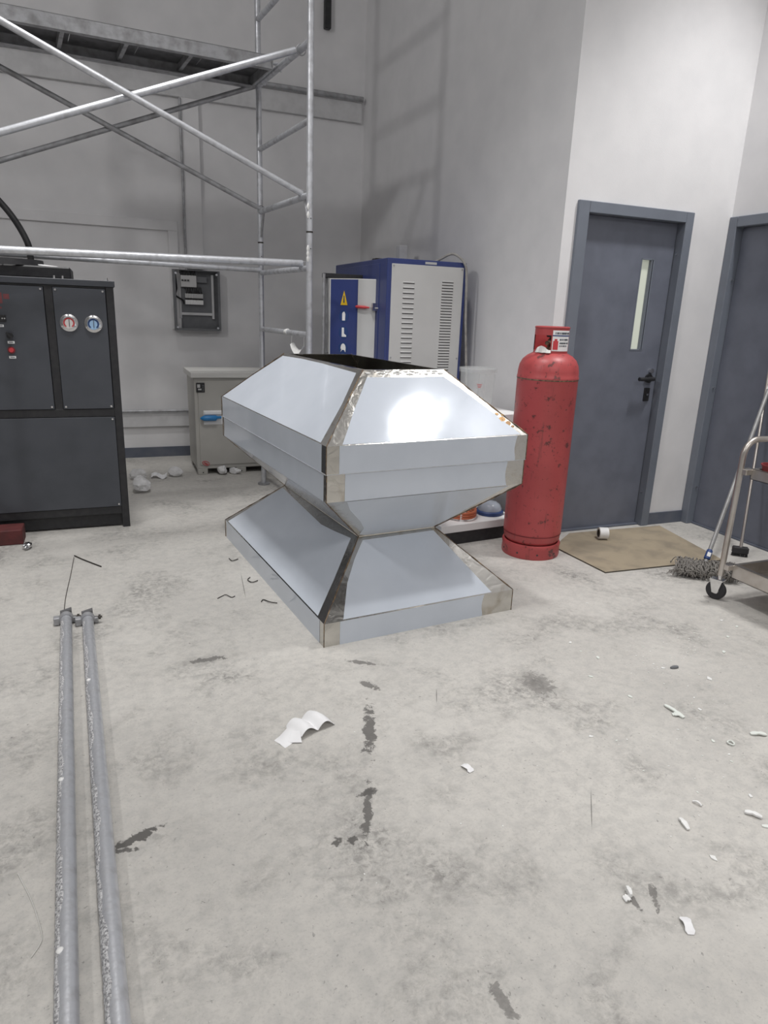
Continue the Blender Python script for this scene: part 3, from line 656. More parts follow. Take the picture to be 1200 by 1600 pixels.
# deck: channel sides, underside sheets, cross ribs, hooks
SL = Vector((0, 0, .016)); sa = su+SL
def zd(a): return 2.974+.016*a
for b0, b1, nm in ((.52, .565, 'f'), (.945, 1.02, 'r')):
    m = MB()
    def bx(a0, a1, q0, q1, z0, z1):
        c = sp_((a0+a1)/2, (q0+q1)/2, zd((a0+a1)/2)+(z0+z1)/2); m.obox(c, sa*((a1-a0)/2), sv*((q1-q0)/2), (0, 0, (z1-z0)/2))
    lo, hi = SPAN+.06, -.06
    web = b0 if nm == 'f' else b1-.004
    bx(lo, hi, web, web+.004, -.036, .036)
    bx(lo, hi, b0, b1, -.040, -.036); bx(lo, hi, b0, b1, .032, .036)
    m.build('deck_channel', 'galvd', s)
for i in range(5):
    m = MB(); lo, hi = SPAN+.06, -.06; wda = (hi-lo)/5
    c = sp_(lo+wda*(i+.5), .77, zd(lo+wda*(i+.5))+.028); m.obox(c, sa*(wda/2-.002), sv*.205, (0, 0, .003)); m.build('deck_sheet', 'plate', s)
for a in (-.30, -.56, -.95, -1.31, -1.72):
    m = MB().obox(sp_(a, .77, zd(a)+.003), su*.012, sv*.21, (0, 0, .022)); m.build('deck_rib', 'galvd', s)
for a in (-.06, SPAN+.06):
    MB().obox(sp_(a, .77, zd(a)), su*.006, sv*.25, (0, 0, .036)).build('deck_end', 'galvd', s)
    for b_ in (.60, .94):
        sg = 1 if a > -1 else -1
        hk = [sp_(a, b_, zd(a)+.02)]+[sp_(a+sg*.06+sg*.028*math.cos(t_), b_, 2.965+.03*math.sin(t_)) for t_ in (2.2, 1.6, .9, .2, -.5)]
        MB().tube(hk, .009, 8).build('deck_hook', 'galv', s, 40)
m = MB()
random.seed(5)
for (a, b_, z, l_) in ((0, .42, 1.263, .05), (0, .0, 1.45, 0), ):
    if l_: m.tube([sp_(0, b_-l_/2, z+.002), sp_(0, b_-.01, z+.002), sp_(0, b_+l_/2, z)], [.021, .0235, .020], 10)
for z in (1.74, 1.77, 1.80, 2.0, 2.05):
    m.tube([sp_(-.014, -.012, z-.02), sp_(-.015, -.012, z), sp_(-.014, -.012, z+.02)], [.005, .011, .004], 8)
m.build('plaster_blob', 'white', s, 40)
rag = MB()
for i in range(9):
    t_ = i/8; p = sp_(.0, .33-.24*t_, 1.20-.055*math.sin(PI*t_)-.01); wd_ = .018 if i not in (0, 8) else .006
    rag.v += [tuple(p+Vector((.012, 0, wd_))), tuple(p+Vector((-.012, 0, -wd_))), tuple(p+Vector((-.009, .003, -wd_))), tuple(p+Vector((.015, .003, wd_)))]
    if i:
        o_ = 4*(i-1); rag.f += [(o_, o_+4, o_+5, o_+1), (o_+1, o_+5, o_+6, o_+2), (o_+2, o_+6, o_+7, o_+3), (o_+3, o_+7, o_+4, o_)]
rag.f += [(0, 1, 2, 3), (35, 34, 33, 32)]
rag.tube([sp_(0, .33, 1.2443), sp_(0, .33, 1.185)], .002, 6); rag.tube([sp_(0, .09, 1.2443), sp_(0, .09, 1.185)], .002, 6)
tag(center_origin(rag.build('rag_strip', 'white')), 'torn white strip hanging under the lowest visible scaffold rung', 'rag')

# ---------------------------------------------------------------- two loose pipes in the foreground
def loose_pipe(p, q, label, off):
    p, q = Vector(p), Vector(q); r_ = .0238
    o = thing('scaffold_pipe', label, 'pipe', (p.x, p.y, 0), 'loose pipes on the floor')
    MB().tube([p, q], r_, 24).build('tube', 'galv', o, 40)
    d = (q-p).normalized(); sd = Vector((d.y, -d.x, 0)); sd = -sd if sd.x > 0 else sd; zz = Vector((0, 0, 1))
    random.seed(11+off); m = MB(); n, kk = 170, 7
    for i in range(n+1):
        c = p+(q-p)*(.02+.98*i/n); fade = min(1, i/25)
        for j in range(kk):
            a = math.radians(-35+(98+14*math.sin(i*.21+off)+8*math.sin(i*.77))*j/(kk-1)); rr = r_+(.0004+.0022*random.random()*fade if 0 < j < kk-1 else -.0004)
            m.v.append(tuple(c+sd*(rr*math.cos(a))+zz*(rr*math.sin(a))))
    for i in range(n):
        for j in range(kk-1): m.f.append((i*kk+j, i*kk+j+1, (i+1)*kk+j+1, (i+1)*kk+j))
    cr_ = m.build('cement_crust', 'crust', o); cr_['label'] = 'rough grey cement crust along one side'
    m = MB()
    for t_ in (.435, .652) if off == 0 else (.22,):
        c = p+(q-p)*t_+sd*.012+zz*.0212; m.lathe([(0, -.002), (.009, -.002), (.007, .002), (0, .003)], c, 9)
    m.build('plaster_spot', 'white', o, 60)
    # coupler at the far end: saddle, hinged strap, bolt and nut
    e = p+d*.012; m = MB()
    ring = []
    for i in range(13):
        a = math.radians(-28+236*i/12); ring.append((math.cos(a), math.sin(a)))
    w2 = .016
    for ro in (.0245, .0305):
        for ww in (-w2, w2):
            for (ca, sa) in ring: m.v.append(tuple(e+d*ww-sd*(ro*ca)+zz*(ro*sa)))
    K = 13
    for i in range(K-1):
        m.f += [(i, i+1, K+i+1, K+i), (2*K+i, 3*K+i, 3*K+i+1, 2*K+i+1), (i, 2*K+i, 2*K+i+1, i+1), (K+i, K+i+1, 3*K+i+1, 3*K+i)]
    m.f += [(0, K, 3*K, 2*K), (K-1, 3*K-1, 4*K-1, 2*K-1)]
    cl = m.build('coupler', 'galvd', o, 40); cl['label'] = 'dull steel clamp coupler on the far end'
    MB().obox(e+sd*.040-zz*.004, sd*.013, d*.017, zz*.018).build('coupler_lug', 'galvd', cl, bevel=.003)
    MB().obox(e-sd*.036-zz*.006, sd*.009, d*.012, zz*.014).build('coupler_lug', 'galvd', cl, bevel=.003)
    m = MB(); m.tube([e-sd*.030+zz*.004, e-sd*.062+zz*.004], .006, 8); m.tube([e-sd*.046+zz*.004, e-sd*.056+zz*.004], .011, 6); m.build('coupler_bolt', 'wire', cl)
    mm = MB(); base_ = p-d*.036+zz*.024; fx_ = -d
    ring = [math.radians(150+190*i/10) for i in range(11)]
    for ww in (-.024, .024):
        for ro in (.026, .031):
            for a in ring: mm.v.append(tuple(base_+fx_*(ro*math.cos(a))+zz*(ro*math.sin(a)*1.0)+sd*ww+zz*(ww*-.25)))
    n_ = 11
    for i in range(n_-1): mm.f += [(i, i+1, n_+i+1, n_+i), (2*n_+i, 3*n_+i, 3*n_+i+1, 2*n_+i+1), (i, 2*n_+i, 2*n_+i+1, i+1), (n_+i, n_+i+1, 3*n_+i+1, 3*n_+i)]
    mm.f += [(0, n_, 3*n_, 2*n_), (n_-1, 3*n_-1, 4*n_-1, 2*n_-1)]
    lift = .0015-min(v[2] for v in mm.v)
    if lift > 0: mm.v = [(x, y, z+lift) for x, y, z in mm.v]
    mm.build('coupler_cup', 'darkgalv', cl, 40)
    return o
loose_pipe((-.246, 3.19, .0242), (-.133, .35, .0242), 'left one of two galvanised pipes lying side by side on the floor', 0)
loose_pipe((-.155, 3.155, .0242), (-.036, .35, .0242), 'right one of two galvanised pipes lying side by side on the floor', 3)

# ---------------------------------------------------------------- beige cabinet by the back wall
BX0, BX1, BY0, BY1 = .69, 1.40, 5.98, 6.48
cbn = thing('metal_cabinet', 'beige metal cabinet with a blue grip, behind the hoods', 'cabinet', ((BX0+BX1)/2, 6.2, 0))
MB().box(BX0, BY0+.004, .05, BX1, BY1, .838).build('body', 'beige', cbn, bevel=.003)
MB().box(BX0-.026, BY0-.02, .838, BX1+.026, BY1+.01, .884).build('top', 'beigel', cbn, bevel=.003)
dor = MB().box(BX0+.03, BY0-.004, .085, BX1-.03, BY0+.006, .815).build('door', 'beige', cbn, bevel=.002)
hp = MB(); hp.box(.76, BY0-.008, .44, 1.02, BY0-.003, .562); hp.box(.765, BY0-.022, .528, 1.0, BY0-.006, .552)
hp.build('handle_plate', 'sticker', dor, bevel=.002)
bg = MB().tube([(.728, BY0-.033, .50), (.742, BY0-.033, .50), (.76, BY0-.033, .50), (.858, BY0-.033, .50), (.872, BY0-.033, .505), (.905, BY0-.033, .505)], [.004, .015, .024, .024, .012, .011], 14).build('blue_grip', 'bluep', dor, 40); bg['label'] = 'blue plastic grip'
MB().box(.80, BY0-.03, .49, .83, BY0-.006, .51).build('grip_bracket', 'sticker', dor)
dp = MB().box(.708, BY0-.01, .716, .778, BY0-.003, .797).build('display', 'black', dor, bevel=.002)
m = MB(); m.box(.716, BY0-.0115, .756, .74, BY0-.009, .784); m.box(.722, BY0-.0115, .735, .75, BY0-.009, .748); m.build('display_face', 'greyl', dor)
for z in (.728, .742, .758, .772): MB().box(.757, BY0-.0115, z, .771, BY0-.009, z+.006).build('key', 'grey', dor)
m = MB(); ring = []
for i in range(18):
    a = 2*PI*i/18; ring.append((.765+.03*math.cos(a)*.95+.005*math.sin(a), BY0-.0055, .10+.017*math.sin(a)-.010*math.cos(a)))
m.tube(ring, .0028, 6, closed=True); m.tube([(.75, BY0-.0055, .111), (.782, BY0-.0055, .091)], .003, 6); m.tube([(.748, BY0-.0055, .104), (.776, BY0-.0055, .086)], .0025, 6)
m.build('oval_emblem', 'inkred', dor)['label'] = 'small red oval emblem'
for x in (BX0+.005, 1.03, BX1-.09):
    m = MB(); m.box(x, BY0, 0, x+.085, BY0+.06, .05); m.box(x, BY1-.08, 0, x+.085, BY1-.02, .05); ft = m.build('foot', 'beige', cbn, bevel=.003)
    MB().tube([(x+.045, BY0-.001, .018), (x+.045, BY0+.002, .018)], .006, 8).build('bolt_hole', 'slot', ft)

# ---------------------------------------------------------------- breaker box on the wall
ex0, ex1, ez0, ez1, ey = .634, 1.052, 1.196, 1.73, YA-.085
eb = thing('breaker_box', 'open grey breaker box with exposed breakers, mounted on the back wall', 'electrical box', ((ex0+ex1)/2, YA, ez0))
m = MB(); t_ = .006
m.box(ex0, ey, ez0, ex0+t_, YA-.001, ez1); m.box(ex1-t_, ey, ez0, ex1, YA-.001, ez1); m.box(ex0+t_, ey, ez0, ex1-t_, YA-.001, ez0+t_); m.box(ex0+t_, ey, ez1-t_, ex1-t_, YA-.001, ez1); m.box(ex0+t_, YA-.006, ez0+t_, ex1-t_, YA-.001, ez1-t_)
m.box(ex0+t_, ey, ez0+t_, ex0+.022, ey+.004, ez1-t_); m.box(ex1-.022, ey, ez0+t_, ex1-t_, ey+.004, ez1-t_); m.box(ex0+.02, ey, ez0+t_, ex1-.02, ey+.004, ez0+.02)
m.build('case', 'grey', eb)
ef = lambda u_, v_: (ex0+u_*(ex1-ex0), ez1-v_*(ez1-ez0))
def eb_box(name, u0, u1, v0, v1, d0, d1, mt, par=eb, **kw):
    a, b_ = ef(u0, v0), ef(u1, v1); return MB().box(a[0], YA-d1, b_[1], b_[0], YA-d0, a[1]).build(name, mt, par, **kw)
for u_ in (.12, .83): eb_box('mounting_rail', u_, u_+.05, .06, .80, .008, .03, 'palegrey', bevel=.002)
eb_box('mounting_rail', .15, .85, .70, .745, .008, .028, 'palegrey', bevel=.002)
eb_box('mounting_plate', .17, .83, .1, .70, .008, .02, 'grey')
x = .155
mb_ = eb_box('main_breaker', .165, .50, .09, .28, .02, .07, 'greyl', bevel=.003)
for i in range(3): eb_box('switch_toggle', .18+.06*i, .22+.06*i, .16, .185, .068, .078, 'black', mb_)
eb_box('main_switch', .50, .73, .10, .20, .02, .05, 'grey', bevel=.003)
for i in range(11): 
    q = eb_box('breaker', .25+.035*i, .283+.035*i, .385, .46, .02, .06, 'greyl', bevel=.002)
    eb_box('breaker_toggle', .256+.035*i, .277+.035*i, .462, .488, .02, .052, 'black', q)
    eb_box('breaker_base', .25+.035*i, .283+.035*i, .49, .565, .02, .06, 'sticker', bevel=.002)
random.seed(2)
for i in range(9):
    u_ = .27+.04*i; p, q = ef(u_, .28), ef(u_+.01, .39)
    MB().tube(smoothpath([(p[0], YA-.05, p[1]), (p[0]+random.uniform(-.01, .01), YA-.062, (p[1]+q[1])/2), (q[0], YA-.05, q[1])], 4), .006, 6).build('wire', 'black', eb, 60)
for i in range(6):
    u_ = .2+.055*i; p, q = ef(u_, .02), ef(u_, .1); MB().tube([(p[0], YA-.045, p[1]), (q[0], YA-.05, q[1])], .006, 6).build('wire', 'black', eb)
p = [ef(.06, .05), ef(.08, .3), ef(.05, .42), ef(.2, .5), ef(.22, .56)]
MB().tube(smoothpath([(a, YA-.04, z) for a, z in p], 5), .008, 6).build('wire', 'black', eb, 60)
for u_, v_ in ((.06, .95), (.93, .95), (.06, .06), (.93, .06)):
    a, z = ef(u_, v_); MB().tube([(a, ey+.003, z), (a, ey-.006, z)], .01, 10).build('corner_screw', 'galv', eb)

# ---------------------------------------------------------------- white two-tier trolley behind the cylinder
tv = Vector((math.cos(math.radians(6)), math.sin(math.radians(6)), 0)); tn = Vector((-tv.y, tv.x, 0)); T0 = Vector((1.905, 3.655, 0))
tb = thing('white_trolley', 'low white two-tier stand between the hoods and the red cylinder', 'stand', (2.2, 3.95, 0))
def tp3(a, b_, z): p = T0+tv*a+tn*b_; return Vector((p.x, p.y, z))
def tbox(name, a0, a1, b0, b1, z0, z1, mt, bevel=0):
    return MB().obox(tp3((a0+a1)/2, (b0+b1)/2, (z0+z1)/2), tv*((a1-a0)/2), tn*((b1-b0)/2), (0, 0, (z1-z0)/2)).build(name, mt, tb, bevel=bevel)
tbox('lower_shelf', 0, .60, 0, .55, .086, .138, 'sticker', .003)
tbox('plinth', .02, .58, .012, .53, 0, .087, 'mframe')
tbox('upper_shelf', .17, .60, .03, .55, .775, .83, 'sticker', .003)
for a in (.19, .58):
    for b_ in (.06, .52): tbox('leg', a-.015, a+.015, b_-.015, b_+.015, .138, .776, 'sticker')
bk = thing('clear_bucket', 'empty clear plastic bucket on the upper shelf of the white stand', 'bucket', (2.255, 3.95, .831))
bc = (2.255, 3.95, .831)
MB().lathe([(0, 0), (.098, 0), (.102, .004), (.114, .255), (.120, .258), (.120, .268), (.116, .270), (.112, .262), (.0995, .006), (0, .004)], bc, 40).build('tub', 'clear', bk, 50)
MB().lathe([(.1155, .245), (.124, .247), (.125, .272), (.117, .274), (.1155, .245)], bc, 40).build('rim', 'clear', bk, 50)
for a in (-155, -115, -95): 
    an = math.radians(a); d = Vector((math.cos(an), math.sin(an), 0)); e = Vector((-d.y, d.x, 0))
    MB().tube([Vector(bc)+d*.1035+Vector((0, 0, .02)), Vector(bc)+d*.114+Vector((0, 0, .24))], .002, 6).build('wall_rib', 'clear', bk)
an = math.radians(-112); d = Vector((math.cos(an), math.sin(an), 0)); e = Vector((-d.y, d.x, 0)); c = Vector(bc)+d*.1125+Vector((0, 0, .165))
lb = MB().obox(c, e*.022, d*.0008, (0, 0, .018)).build('faint_label', 'clear', bk); mm = MB()
for i in range(3): mm.obox(c+d*.001+Vector((0, 0, .010-.009*i)), e*(.016-.003*i), d*.0006, (0, 0, .0014))
mm.build('label_print', 'inkred', lb)
# orange hose coil and clear-domed lamp on the lower shelf
pts = []
for i in range(81):
    a = 2*PI*i/27; rr = .115+.006*math.sin(i*.7); pts.append(tp3(.235+rr*math.cos(a), .155+rr*math.sin(a), .147+.016*(i/27)))
tag(center_origin(MB().tube(pts, .0085, 8).build('coiled_hose', 'orange', smooth=60)), 'orange hose coiled on the lower shelf of the white stand', 'hose')
lq = tp3(.475, .14, .139); dl = thing('domed_lamp', 'clear domed lamp with a dark blue rim beside the orange hose coil', 'lamp', tuple(lq))
MB().lathe([(0, 0), (.09, 0), (.094, .006), (.094, .022), (.088, .028), (0, .028)], tuple(lq), 32).build('base_rim', 'inkblue', dl, 40)
MB().lathe([(.082, .028), (.08, .045), (.066, .07), (.04, .085), (.0, .09), (.0, .086), (.038, .081), (.062, .067), (.076, .043), (.078, .028), (.082, .028)], tuple(lq), 32).build('dome', 'lens', dl, 40)
MB().lathe([(0, .029), (.05, .029), (.045, .05), (.02, .06), (0, .062)], tuple(lq), 20).build('reflector', 'chrome', dl, 40)

# ---------------------------------------------------------------- board, tape, mop, broom
poly = [(2.628, 3.43), (2.648, 2.968), (2.9, 2.957), (3.154, 2.946), (3.45, 2.93), (3.53, 2.93), (3.60, 3.28), (3.672, 3.625), (3.3, 3.643), (2.9, 3.655), (2.76, 3.55)]
o = MB().prism(poly, .0005, .0085).build('floor_board', 'board'); o.data.materials.append(M['boarde'])
for p in o.data.polygons:
    if abs(p.normal.z) < .5: p.material_index = 1
tag(center_origin(o), 'worn tan board lying flat on the floor in front of the door', 'board')
rl = thing('tape_roll', 'roll of white tape standing on edge on the tan board', 'tape', (3.045, 3.487, .0085)); ax = (.93, -.36, 0)
cc = Vector((3.045, 3.487, .0485)); axn = Vector(ax).normalized()
MB().lathe([(.026, -.03), (.040, -.03), (.040, .03), (.026, .03), (.026, -.03)], cc, 32, axis=ax).build('tape', 'sticker', rl, 40)
MB().lathe([(.022, -.031), (.027, -.031), (.027, .031), (.022, .031), (.022, -.031)], cc, 24, axis=ax).build('core', 'boarde', rl, 40)

mp_ = thing('mop', 'string mop with grey pole and blue collar, leaning beside the door', 'mop', (3.22, 2.785, 0))
mb0, mb1 = Vector((3.215, 2.784, .05)), Vector((3.972, 3.16, 1.205)); md = (mb1-mb0).normalized()
MB().tube([mb0+md*.03, mb1], .0125, 12).build('pole', 'pole', mp_, 40)
MB().tube([mb0+md*.045, mb0+md*.05, mb0+md*.105, mb0+md*.11], [.013, .019, .017, .013], 12).build('collar', 'inkblue', mp_, 40)['label'] = 'blue plastic collar'
sd = Vector((.8, -.6, 0)).normalized(); q = mb0+md*.078; fc = Vector((-.55, -.72, .42)).normalized()
MB().obox(q+fc*.018, fc.cross(md).normalized()*.010, md*.013, fc*.0006).build('collar_tag', 'sticker', mp_)
st = mb0+(mb1-mb0)*.862; MB().tube([st, st+md*.12], .0138, 12).build('pole_sleeve', 'sticker', mp_, 40)
MB().tube([mb0-Vector((0, 0, .002)), mb0+md*.05], .007, 8).build('stem', 'sticker', mp_, 40)
ha, hb = Vector((3.105, 2.885, .052)), Vector((3.345, 2.69, .052)); hd = (hb-ha).normalized(); hn = Vector((-hd.y, hd.x, 0))
m = MB(); m.tube([ha, ha+hd*.012, hb-hd*.012, hb], [.008, .014, .014, .008], 10); m.build('head_bar', 'sticker', mp_, 40)
random.seed(21); m = MB(); L_ = (hb-ha).length
for i in range(260):
    t0 = random.random(); sg = random.choice((-1, -1, -1, 1)); p = ha+hd*(L_*(t0*1.04-.02))
    reach = random.uniform(.05, .135)*(1 if sg < 0 else .6); drift = random.uniform(-.05, .05); pts = [p+Vector((0, 0, random.uniform(.0, .03)))]
    nn = 7
    for j in range(1, nn+1):
        t_ = j/nn; q = p+hn*(sg*reach*min(1, 1.25*math.sin(t_*PI*.62)))+hd*(drift*t_+.013*math.sin(6*t_+i))+Vector((0, 0, -.052+.058*(1-t_)**.9+.024*abs(math.sin(5*t_+i*.7))+random.uniform(.002, .014)))
        q.z = max(q.z, .012); pts.append(q)
    m.tube(smoothpath(pts, 2), .0030, 4, caps=False)
mo = m.build('mop_strings', 'string', mp_, 80); mo['kind'] = 'stuff'; mo['label'] = 'tangled grey cotton strings'
br = thing('broom', 'broom with thin steel stick leaning behind the steel cart', 'broom', (3.715, 2.965, 0))
b0_, b1_ = Vector((3.715, 2.965, .06)), Vector((3.985, 3.225, 1.20))
MB().tube([b0_, b1_], .0095, 10).build('stick', 'stain', br, 40)
MB().obox((3.715, 2.965, .042), (.036, -.03, 0), (.012, .016, 0), (0, 0, .022)).build('head', 'rubber', br, bevel=.006)
m = MB()
for i in range(26):
    u_ = -1+2*i/25; p = Vector((3.715, 2.965, 0))+Vector((.034, -.028, 0))*u_; m.tube([p+Vector((0, 0, .022)), p+Vector((random.uniform(-.004, .004), random.uniform(-.004, .004), .002))], .004, 5)
bb = m.build('bristles', 'rubber', br); bb['kind'] = 'stuff'

# ---------------------------------------------------------------- stainless cart at the right edge
CX0, CX1, CY1, CY0 = 2.985, 3.44, 2.47, 1.72
ct = thing('steel_cart', 'stainless steel two-tier cart on castors, at the right edge', 'cart', ((CX0+CX1)/2, (CY0+CY1)/2, 0))
for y in (CY1, CY0):
    R2 = .085
    pth = [Vector((CX0, y, .14)), Vector((CX0, y, .785))]+arc((CX0+R2, y, .79), R2, PI, PI/2, 7, (1, 0, 0), (0, 0, 1))[1:]+arc((CX1-R2, y, .79), R2, PI/2, 0, 7, (1, 0, 0), (0, 0, 1))+[Vector((CX1, y, .785)), Vector((CX1, y, .14))]
    MB().tube(pth, .0155, 12).build('post_hoop', 'stain', ct, 50)
def tray(z, dep, name):
    x0, x1, y0, y1 = CX0+.035, CX1-.035, CY0+.035, CY1-.035; tt = .02; m = MB()
    m.box(x0, y0, z-dep, x1, y1, z-dep+.003)
    for (a, b_, c, e) in ((x0, y0, x1, y0+.003), (x0, y1-.003, x1, y1), (x0, y0, x0+.003, y1), (x1-.003, y0, x1, y1)): m.box(a, b_, z-dep, c, e, z)
    for (a, b_, c, e) in ((x0, y0, x1, y0+tt), (x0, y1-tt, x1, y1), (x0, y0+tt, x0+tt, y1-tt), (x1-tt, y0+tt, x1, y1-tt)): m.box(a, b_, z-.002, c, e, z+.001)
    t2 = m.build(name, 'stain', ct)
    for y in (CY0, CY1):
        for x, xx in ((CX0, x0+.02), (CX1, x1-.02)):
            MB().box(min(x, xx)-.004, y-.04 if y == CY1 else y-.006, z-.034, max(x, xx)+.004, y+.006 if y == CY1 else y+.04, z-.004).build('shelf_bracket', 'stain', t2, bevel=.003)
tray(.732, .055, 'upper_tray'); tray(.212, .075, 'lower_tray')
for x in (CX0, CX1):
    for y in (CY0, CY1):
        w_ = .052; wc = Vector((x+.0, y+.012, w_))
        cs = MB().lathe([(.0, -.014), (.03, -.014), (.046, -.013), (w_, -.007), (w_, .007), (.046, .013), (.03, .014), (.0, .014)], wc, 28, axis=(.92, .38, 0)).build('castor_wheel', 'rubber', ct, 40)
        MB().lathe([(.0, -.016), (.018, -.016), (.018, .016), (.0, .016)], wc, 16, axis=(.92, .38, 0)).build('wheel_hub', 'greyl', cs, 40)
        A3 = Vector((.92, .38, 0)); m = MB()
        for sg in (-1, 1):
            m.plate([wc+A3*(sg*.019)+Vector((-.38*a, .92*a, z)) for a, z in ((-.014, -.012), (.014, -.012), (.034, .06), (-.03, .06))], A3*sg, .003)
        m.obox(wc+Vector((0, 0, .061)), A3*.024, Vector((-.38, .92, 0))*.034, (0, 0, .003)); m.tube([wc+Vector((0, -.012, .06)), wc+Vector((0, -.012, .10))], .012, 10)
        m.build('castor_fork', 'chrome', cs, 40)
rb = thing('red_bowl', 'dark red plastic bowl on the upper tray of the cart', 'bowl', (3.095, 2.36, .681))
MB().lathe([(0, 0), (.045, 0), (.066, .075), (.070, .077), (.070, .081), (.062, .081), (.042, .005), (0, .005)], (3.095, 2.36, .681), 28).build('shell', 'redd', rb, 40)

# ---------------------------------------------------------------- litter
def crumple(name, c, size, seed, mt, label, cat, flat_=.6, group=None):
    random.seed(seed); bm = bmesh.new(); bmesh.ops.create_icosphere(bm, subdivisions=3, radius=1)
    dirs = [Vector((random.gauss(0, 1), random.gauss(0, 1), random.gauss(0, 1))).normalized() for _ in range(16)]; offs = [random.uniform(.55, .95) for _ in dirs]
    for v in bm.verts:
        k = 1.0
        for d, of in zip(dirs, offs):
            t_ = v.co.normalized().dot(d)
            if t_ > 1e-3: k = min(k, of/t_)
        k += random.uniform(-.05, .05); v.co = Vector((v.co.x*k*size[0], v.co.y*k*size[1], v.co.z*k*size[2]))
    z0 = min(v.co.z for v in bm.verts)
    for v in bm.verts: v.co.z -= z0
    me = bpy.data.meshes.new(name); bm.to_mesh(me); bm.free(); me.materials.append(M[mt])
    o = bpy.data.objects.new(name, me); C.objects.link(o); o.location = (c[0], c[1], .001); o.rotation_euler = (0, 0, random.uniform(0, 3)); return tag(o, label, cat, group)
crumple('plastic_wrap', (.195, 5.90, 0), (.085, .06, .055), 1, 'wrap', 'crumpled clear wrap just right of the chiller, nearer the skirting', 'wrap')
crumple('plastic_wrap', (.505, 5.965, 0), (.075, .055, .05), 2, 'wrap', 'crumpled clear wrap on the floor nearest the beige cabinet', 'wrap')
crumple('plastic_wrap', (.205, 5.52, 0), (.11, .075, .07), 3, 'wrap', 'largest ball of clear wrap beside the foot of the chiller', 'wrap')
m = MB()
for i in range(7):
    x = .30+.125*i/6; z = .012+.014*math.sin(i*1.1)+.012
    m.v += [(x, 5.90+.02*math.sin(i), z), (x+.01, 5.99+.015*math.cos(i*2), z+.012), (x+.01, 5.99+.015*math.cos(i*2), z+.010), (x, 5.90+.02*math.sin(i), z-.002)]
    if i:
        o_ = 4*(i-1); m.f += [(o_, o_+4, o_+5, o_+1), (o_+1, o_+5, o_+6, o_+2), (o_+2, o_+6, o_+7, o_+3), (o_+3, o_+7, o_+4, o_)]
m.f += [(0, 1, 2, 3), (27, 26, 25, 24)]
o = center_origin(m.build('paper_strip', 'paper')); o.location.z = .001; tag(o, 'flat white strip lying between two wads of clear wrap by the skirting', 'paper')
crumple('tissue_wad', (.90, 5.945, 0), (.06, .045, .045), 5, 'paper', 'left one of two white tissue wads under the beige cabinet', 'tissue')
crumple('tissue_wad', (1.01, 5.94, 0), (.07, .035, .035), 6, 'paper', 'right one of two white tissue wads under the beige cabinet', 'tissue')
crumple('foil_scrap', (-.505, 4.32, 0), (.055, .028, .022), 8, 'chrome', 'small crumpled scrap of silver foil on the floor by the maroon block', 'foil')
o = MB().box(-.92, 4.405, .001, -.53, 4.555, .092).build('wooden_block', 'brick', bevel=.004)
tag(center_origin(o), 'dark maroon block lying on the floor in front of the chiller', 'block')
# big curled white paper strip
a_, b_ = Vector((.462, 1.972)), Vector((.655, 2.062)); dv2 = (b_-a_).normalized(); pn = Vector((-dv2.y, dv2.x)); n = 36
m = MB(); Lp = .215
for i in range(n+1):
    t_ = i/n
    if t_ < .33: uu = t_/.33; h = .003+.020*uu; wd_ = .030+.004*uu
    elif t_ < .66: uu = (t_-.33)/.33; h = .010+.030*math.sin(PI*(.15+.80*uu)); wd_ = .043
    else: uu = (t_-.66)/.34; h = .004+.036*math.sin(PI*(.10+.86*uu)); wd_ = .046
    for j, s_ in enumerate((-1, -.5, 0, .5, 1)):
        c = a_+dv2*(Lp*t_)+pn*(wd_*s_+.012*math.sin(PI*t_)); hh = max(.0012, h-.010*s_*s_)
        m.v.append((c.x, c.y, hh))
nv = len(m.v)
m.v += [(x, y, z-.0008) for x, y, z in m.v]
for i in range(n):
    for j in range(4):
        q = (i*5+j, i*5+j+1, (i+1)*5+j+1, (i+1)*5+j); m.f += [q, tuple(reversed([x+nv for x in q]))]
for i in range(n): m.f += [(i*5, (i+1)*5, (i+1)*5+nv, i*5+nv), (i*5+4, i*5+4+nv, (i+1)*5+4+nv, (i+1)*5+4)]
m.f += [tuple(list(range(5))+[nv+4-i for i in range(5)]), tuple(list(range(n*5, n*5+5))+[nv+n*5+4-i for i in range(5)])]
pp = thing('paper_curl', 'large curled white paper strip on the floor in front of the hoods', 'paper', (.56, 2.02, 0))
m.build('strip', 'paper', pp, 30)
f_ = MB().plate([(.487, 1.968, .004), (.535, 1.953, .004), (.537, 1.990, .026), (.512, 1.998, .024)], (0, -.3, 1), .0008); f_.build('folded_end', 'paper', pp)
# larger flat scraps (each one singled out)
def scrap(p1, p2, wd_, name, label, cat, mt='white', hgt=.006, curl=.004, seed=0):
    random.seed(seed); p1, p2 = Vector(p1), Vector(p2); d = p2-p1; l_ = d.length; d.normalize(); nn = Vector((-d.y, d.x)); n = 7; m = MB()
    for i in range(n+1):
        t_ = i/n; c = p1+d*(l_*t_); ww = wd_*(.5+random.uniform(-.12, .1))*(1 if 0 < i < n else .75); z = .001+curl*(math.sin(PI*t_)+.15*random.random())
        for s_ in (-1, 1): q = c+nn*(ww*s_); m.v.append((q.x, q.y, z+(hgt*.3 if s_ > 0 else 0)))
        for s_ in (1, -1): q = c+nn*(ww*s_); m.v.append((q.x, q.y, z+hgt))
    for i in range(n):
        o_ = 4*i
        for j in range(4): m.f.append((o_+j, o_+(j+1) % 4, o_+4+(j+1) % 4, o_+4+j))
    m.f += [(3, 2, 1, 0), tuple(4*n+i for i in range(4))]
    return tag(center_origin(m.build(name, mt)), label, cat)
scrap((1.926, 1.733), (1.930, 1.640), .016, 'plaster_offcut', 'long white offcut stick lying on open floor below the cart castor', 'offcut', 'greenwhite', .005, seed=1)
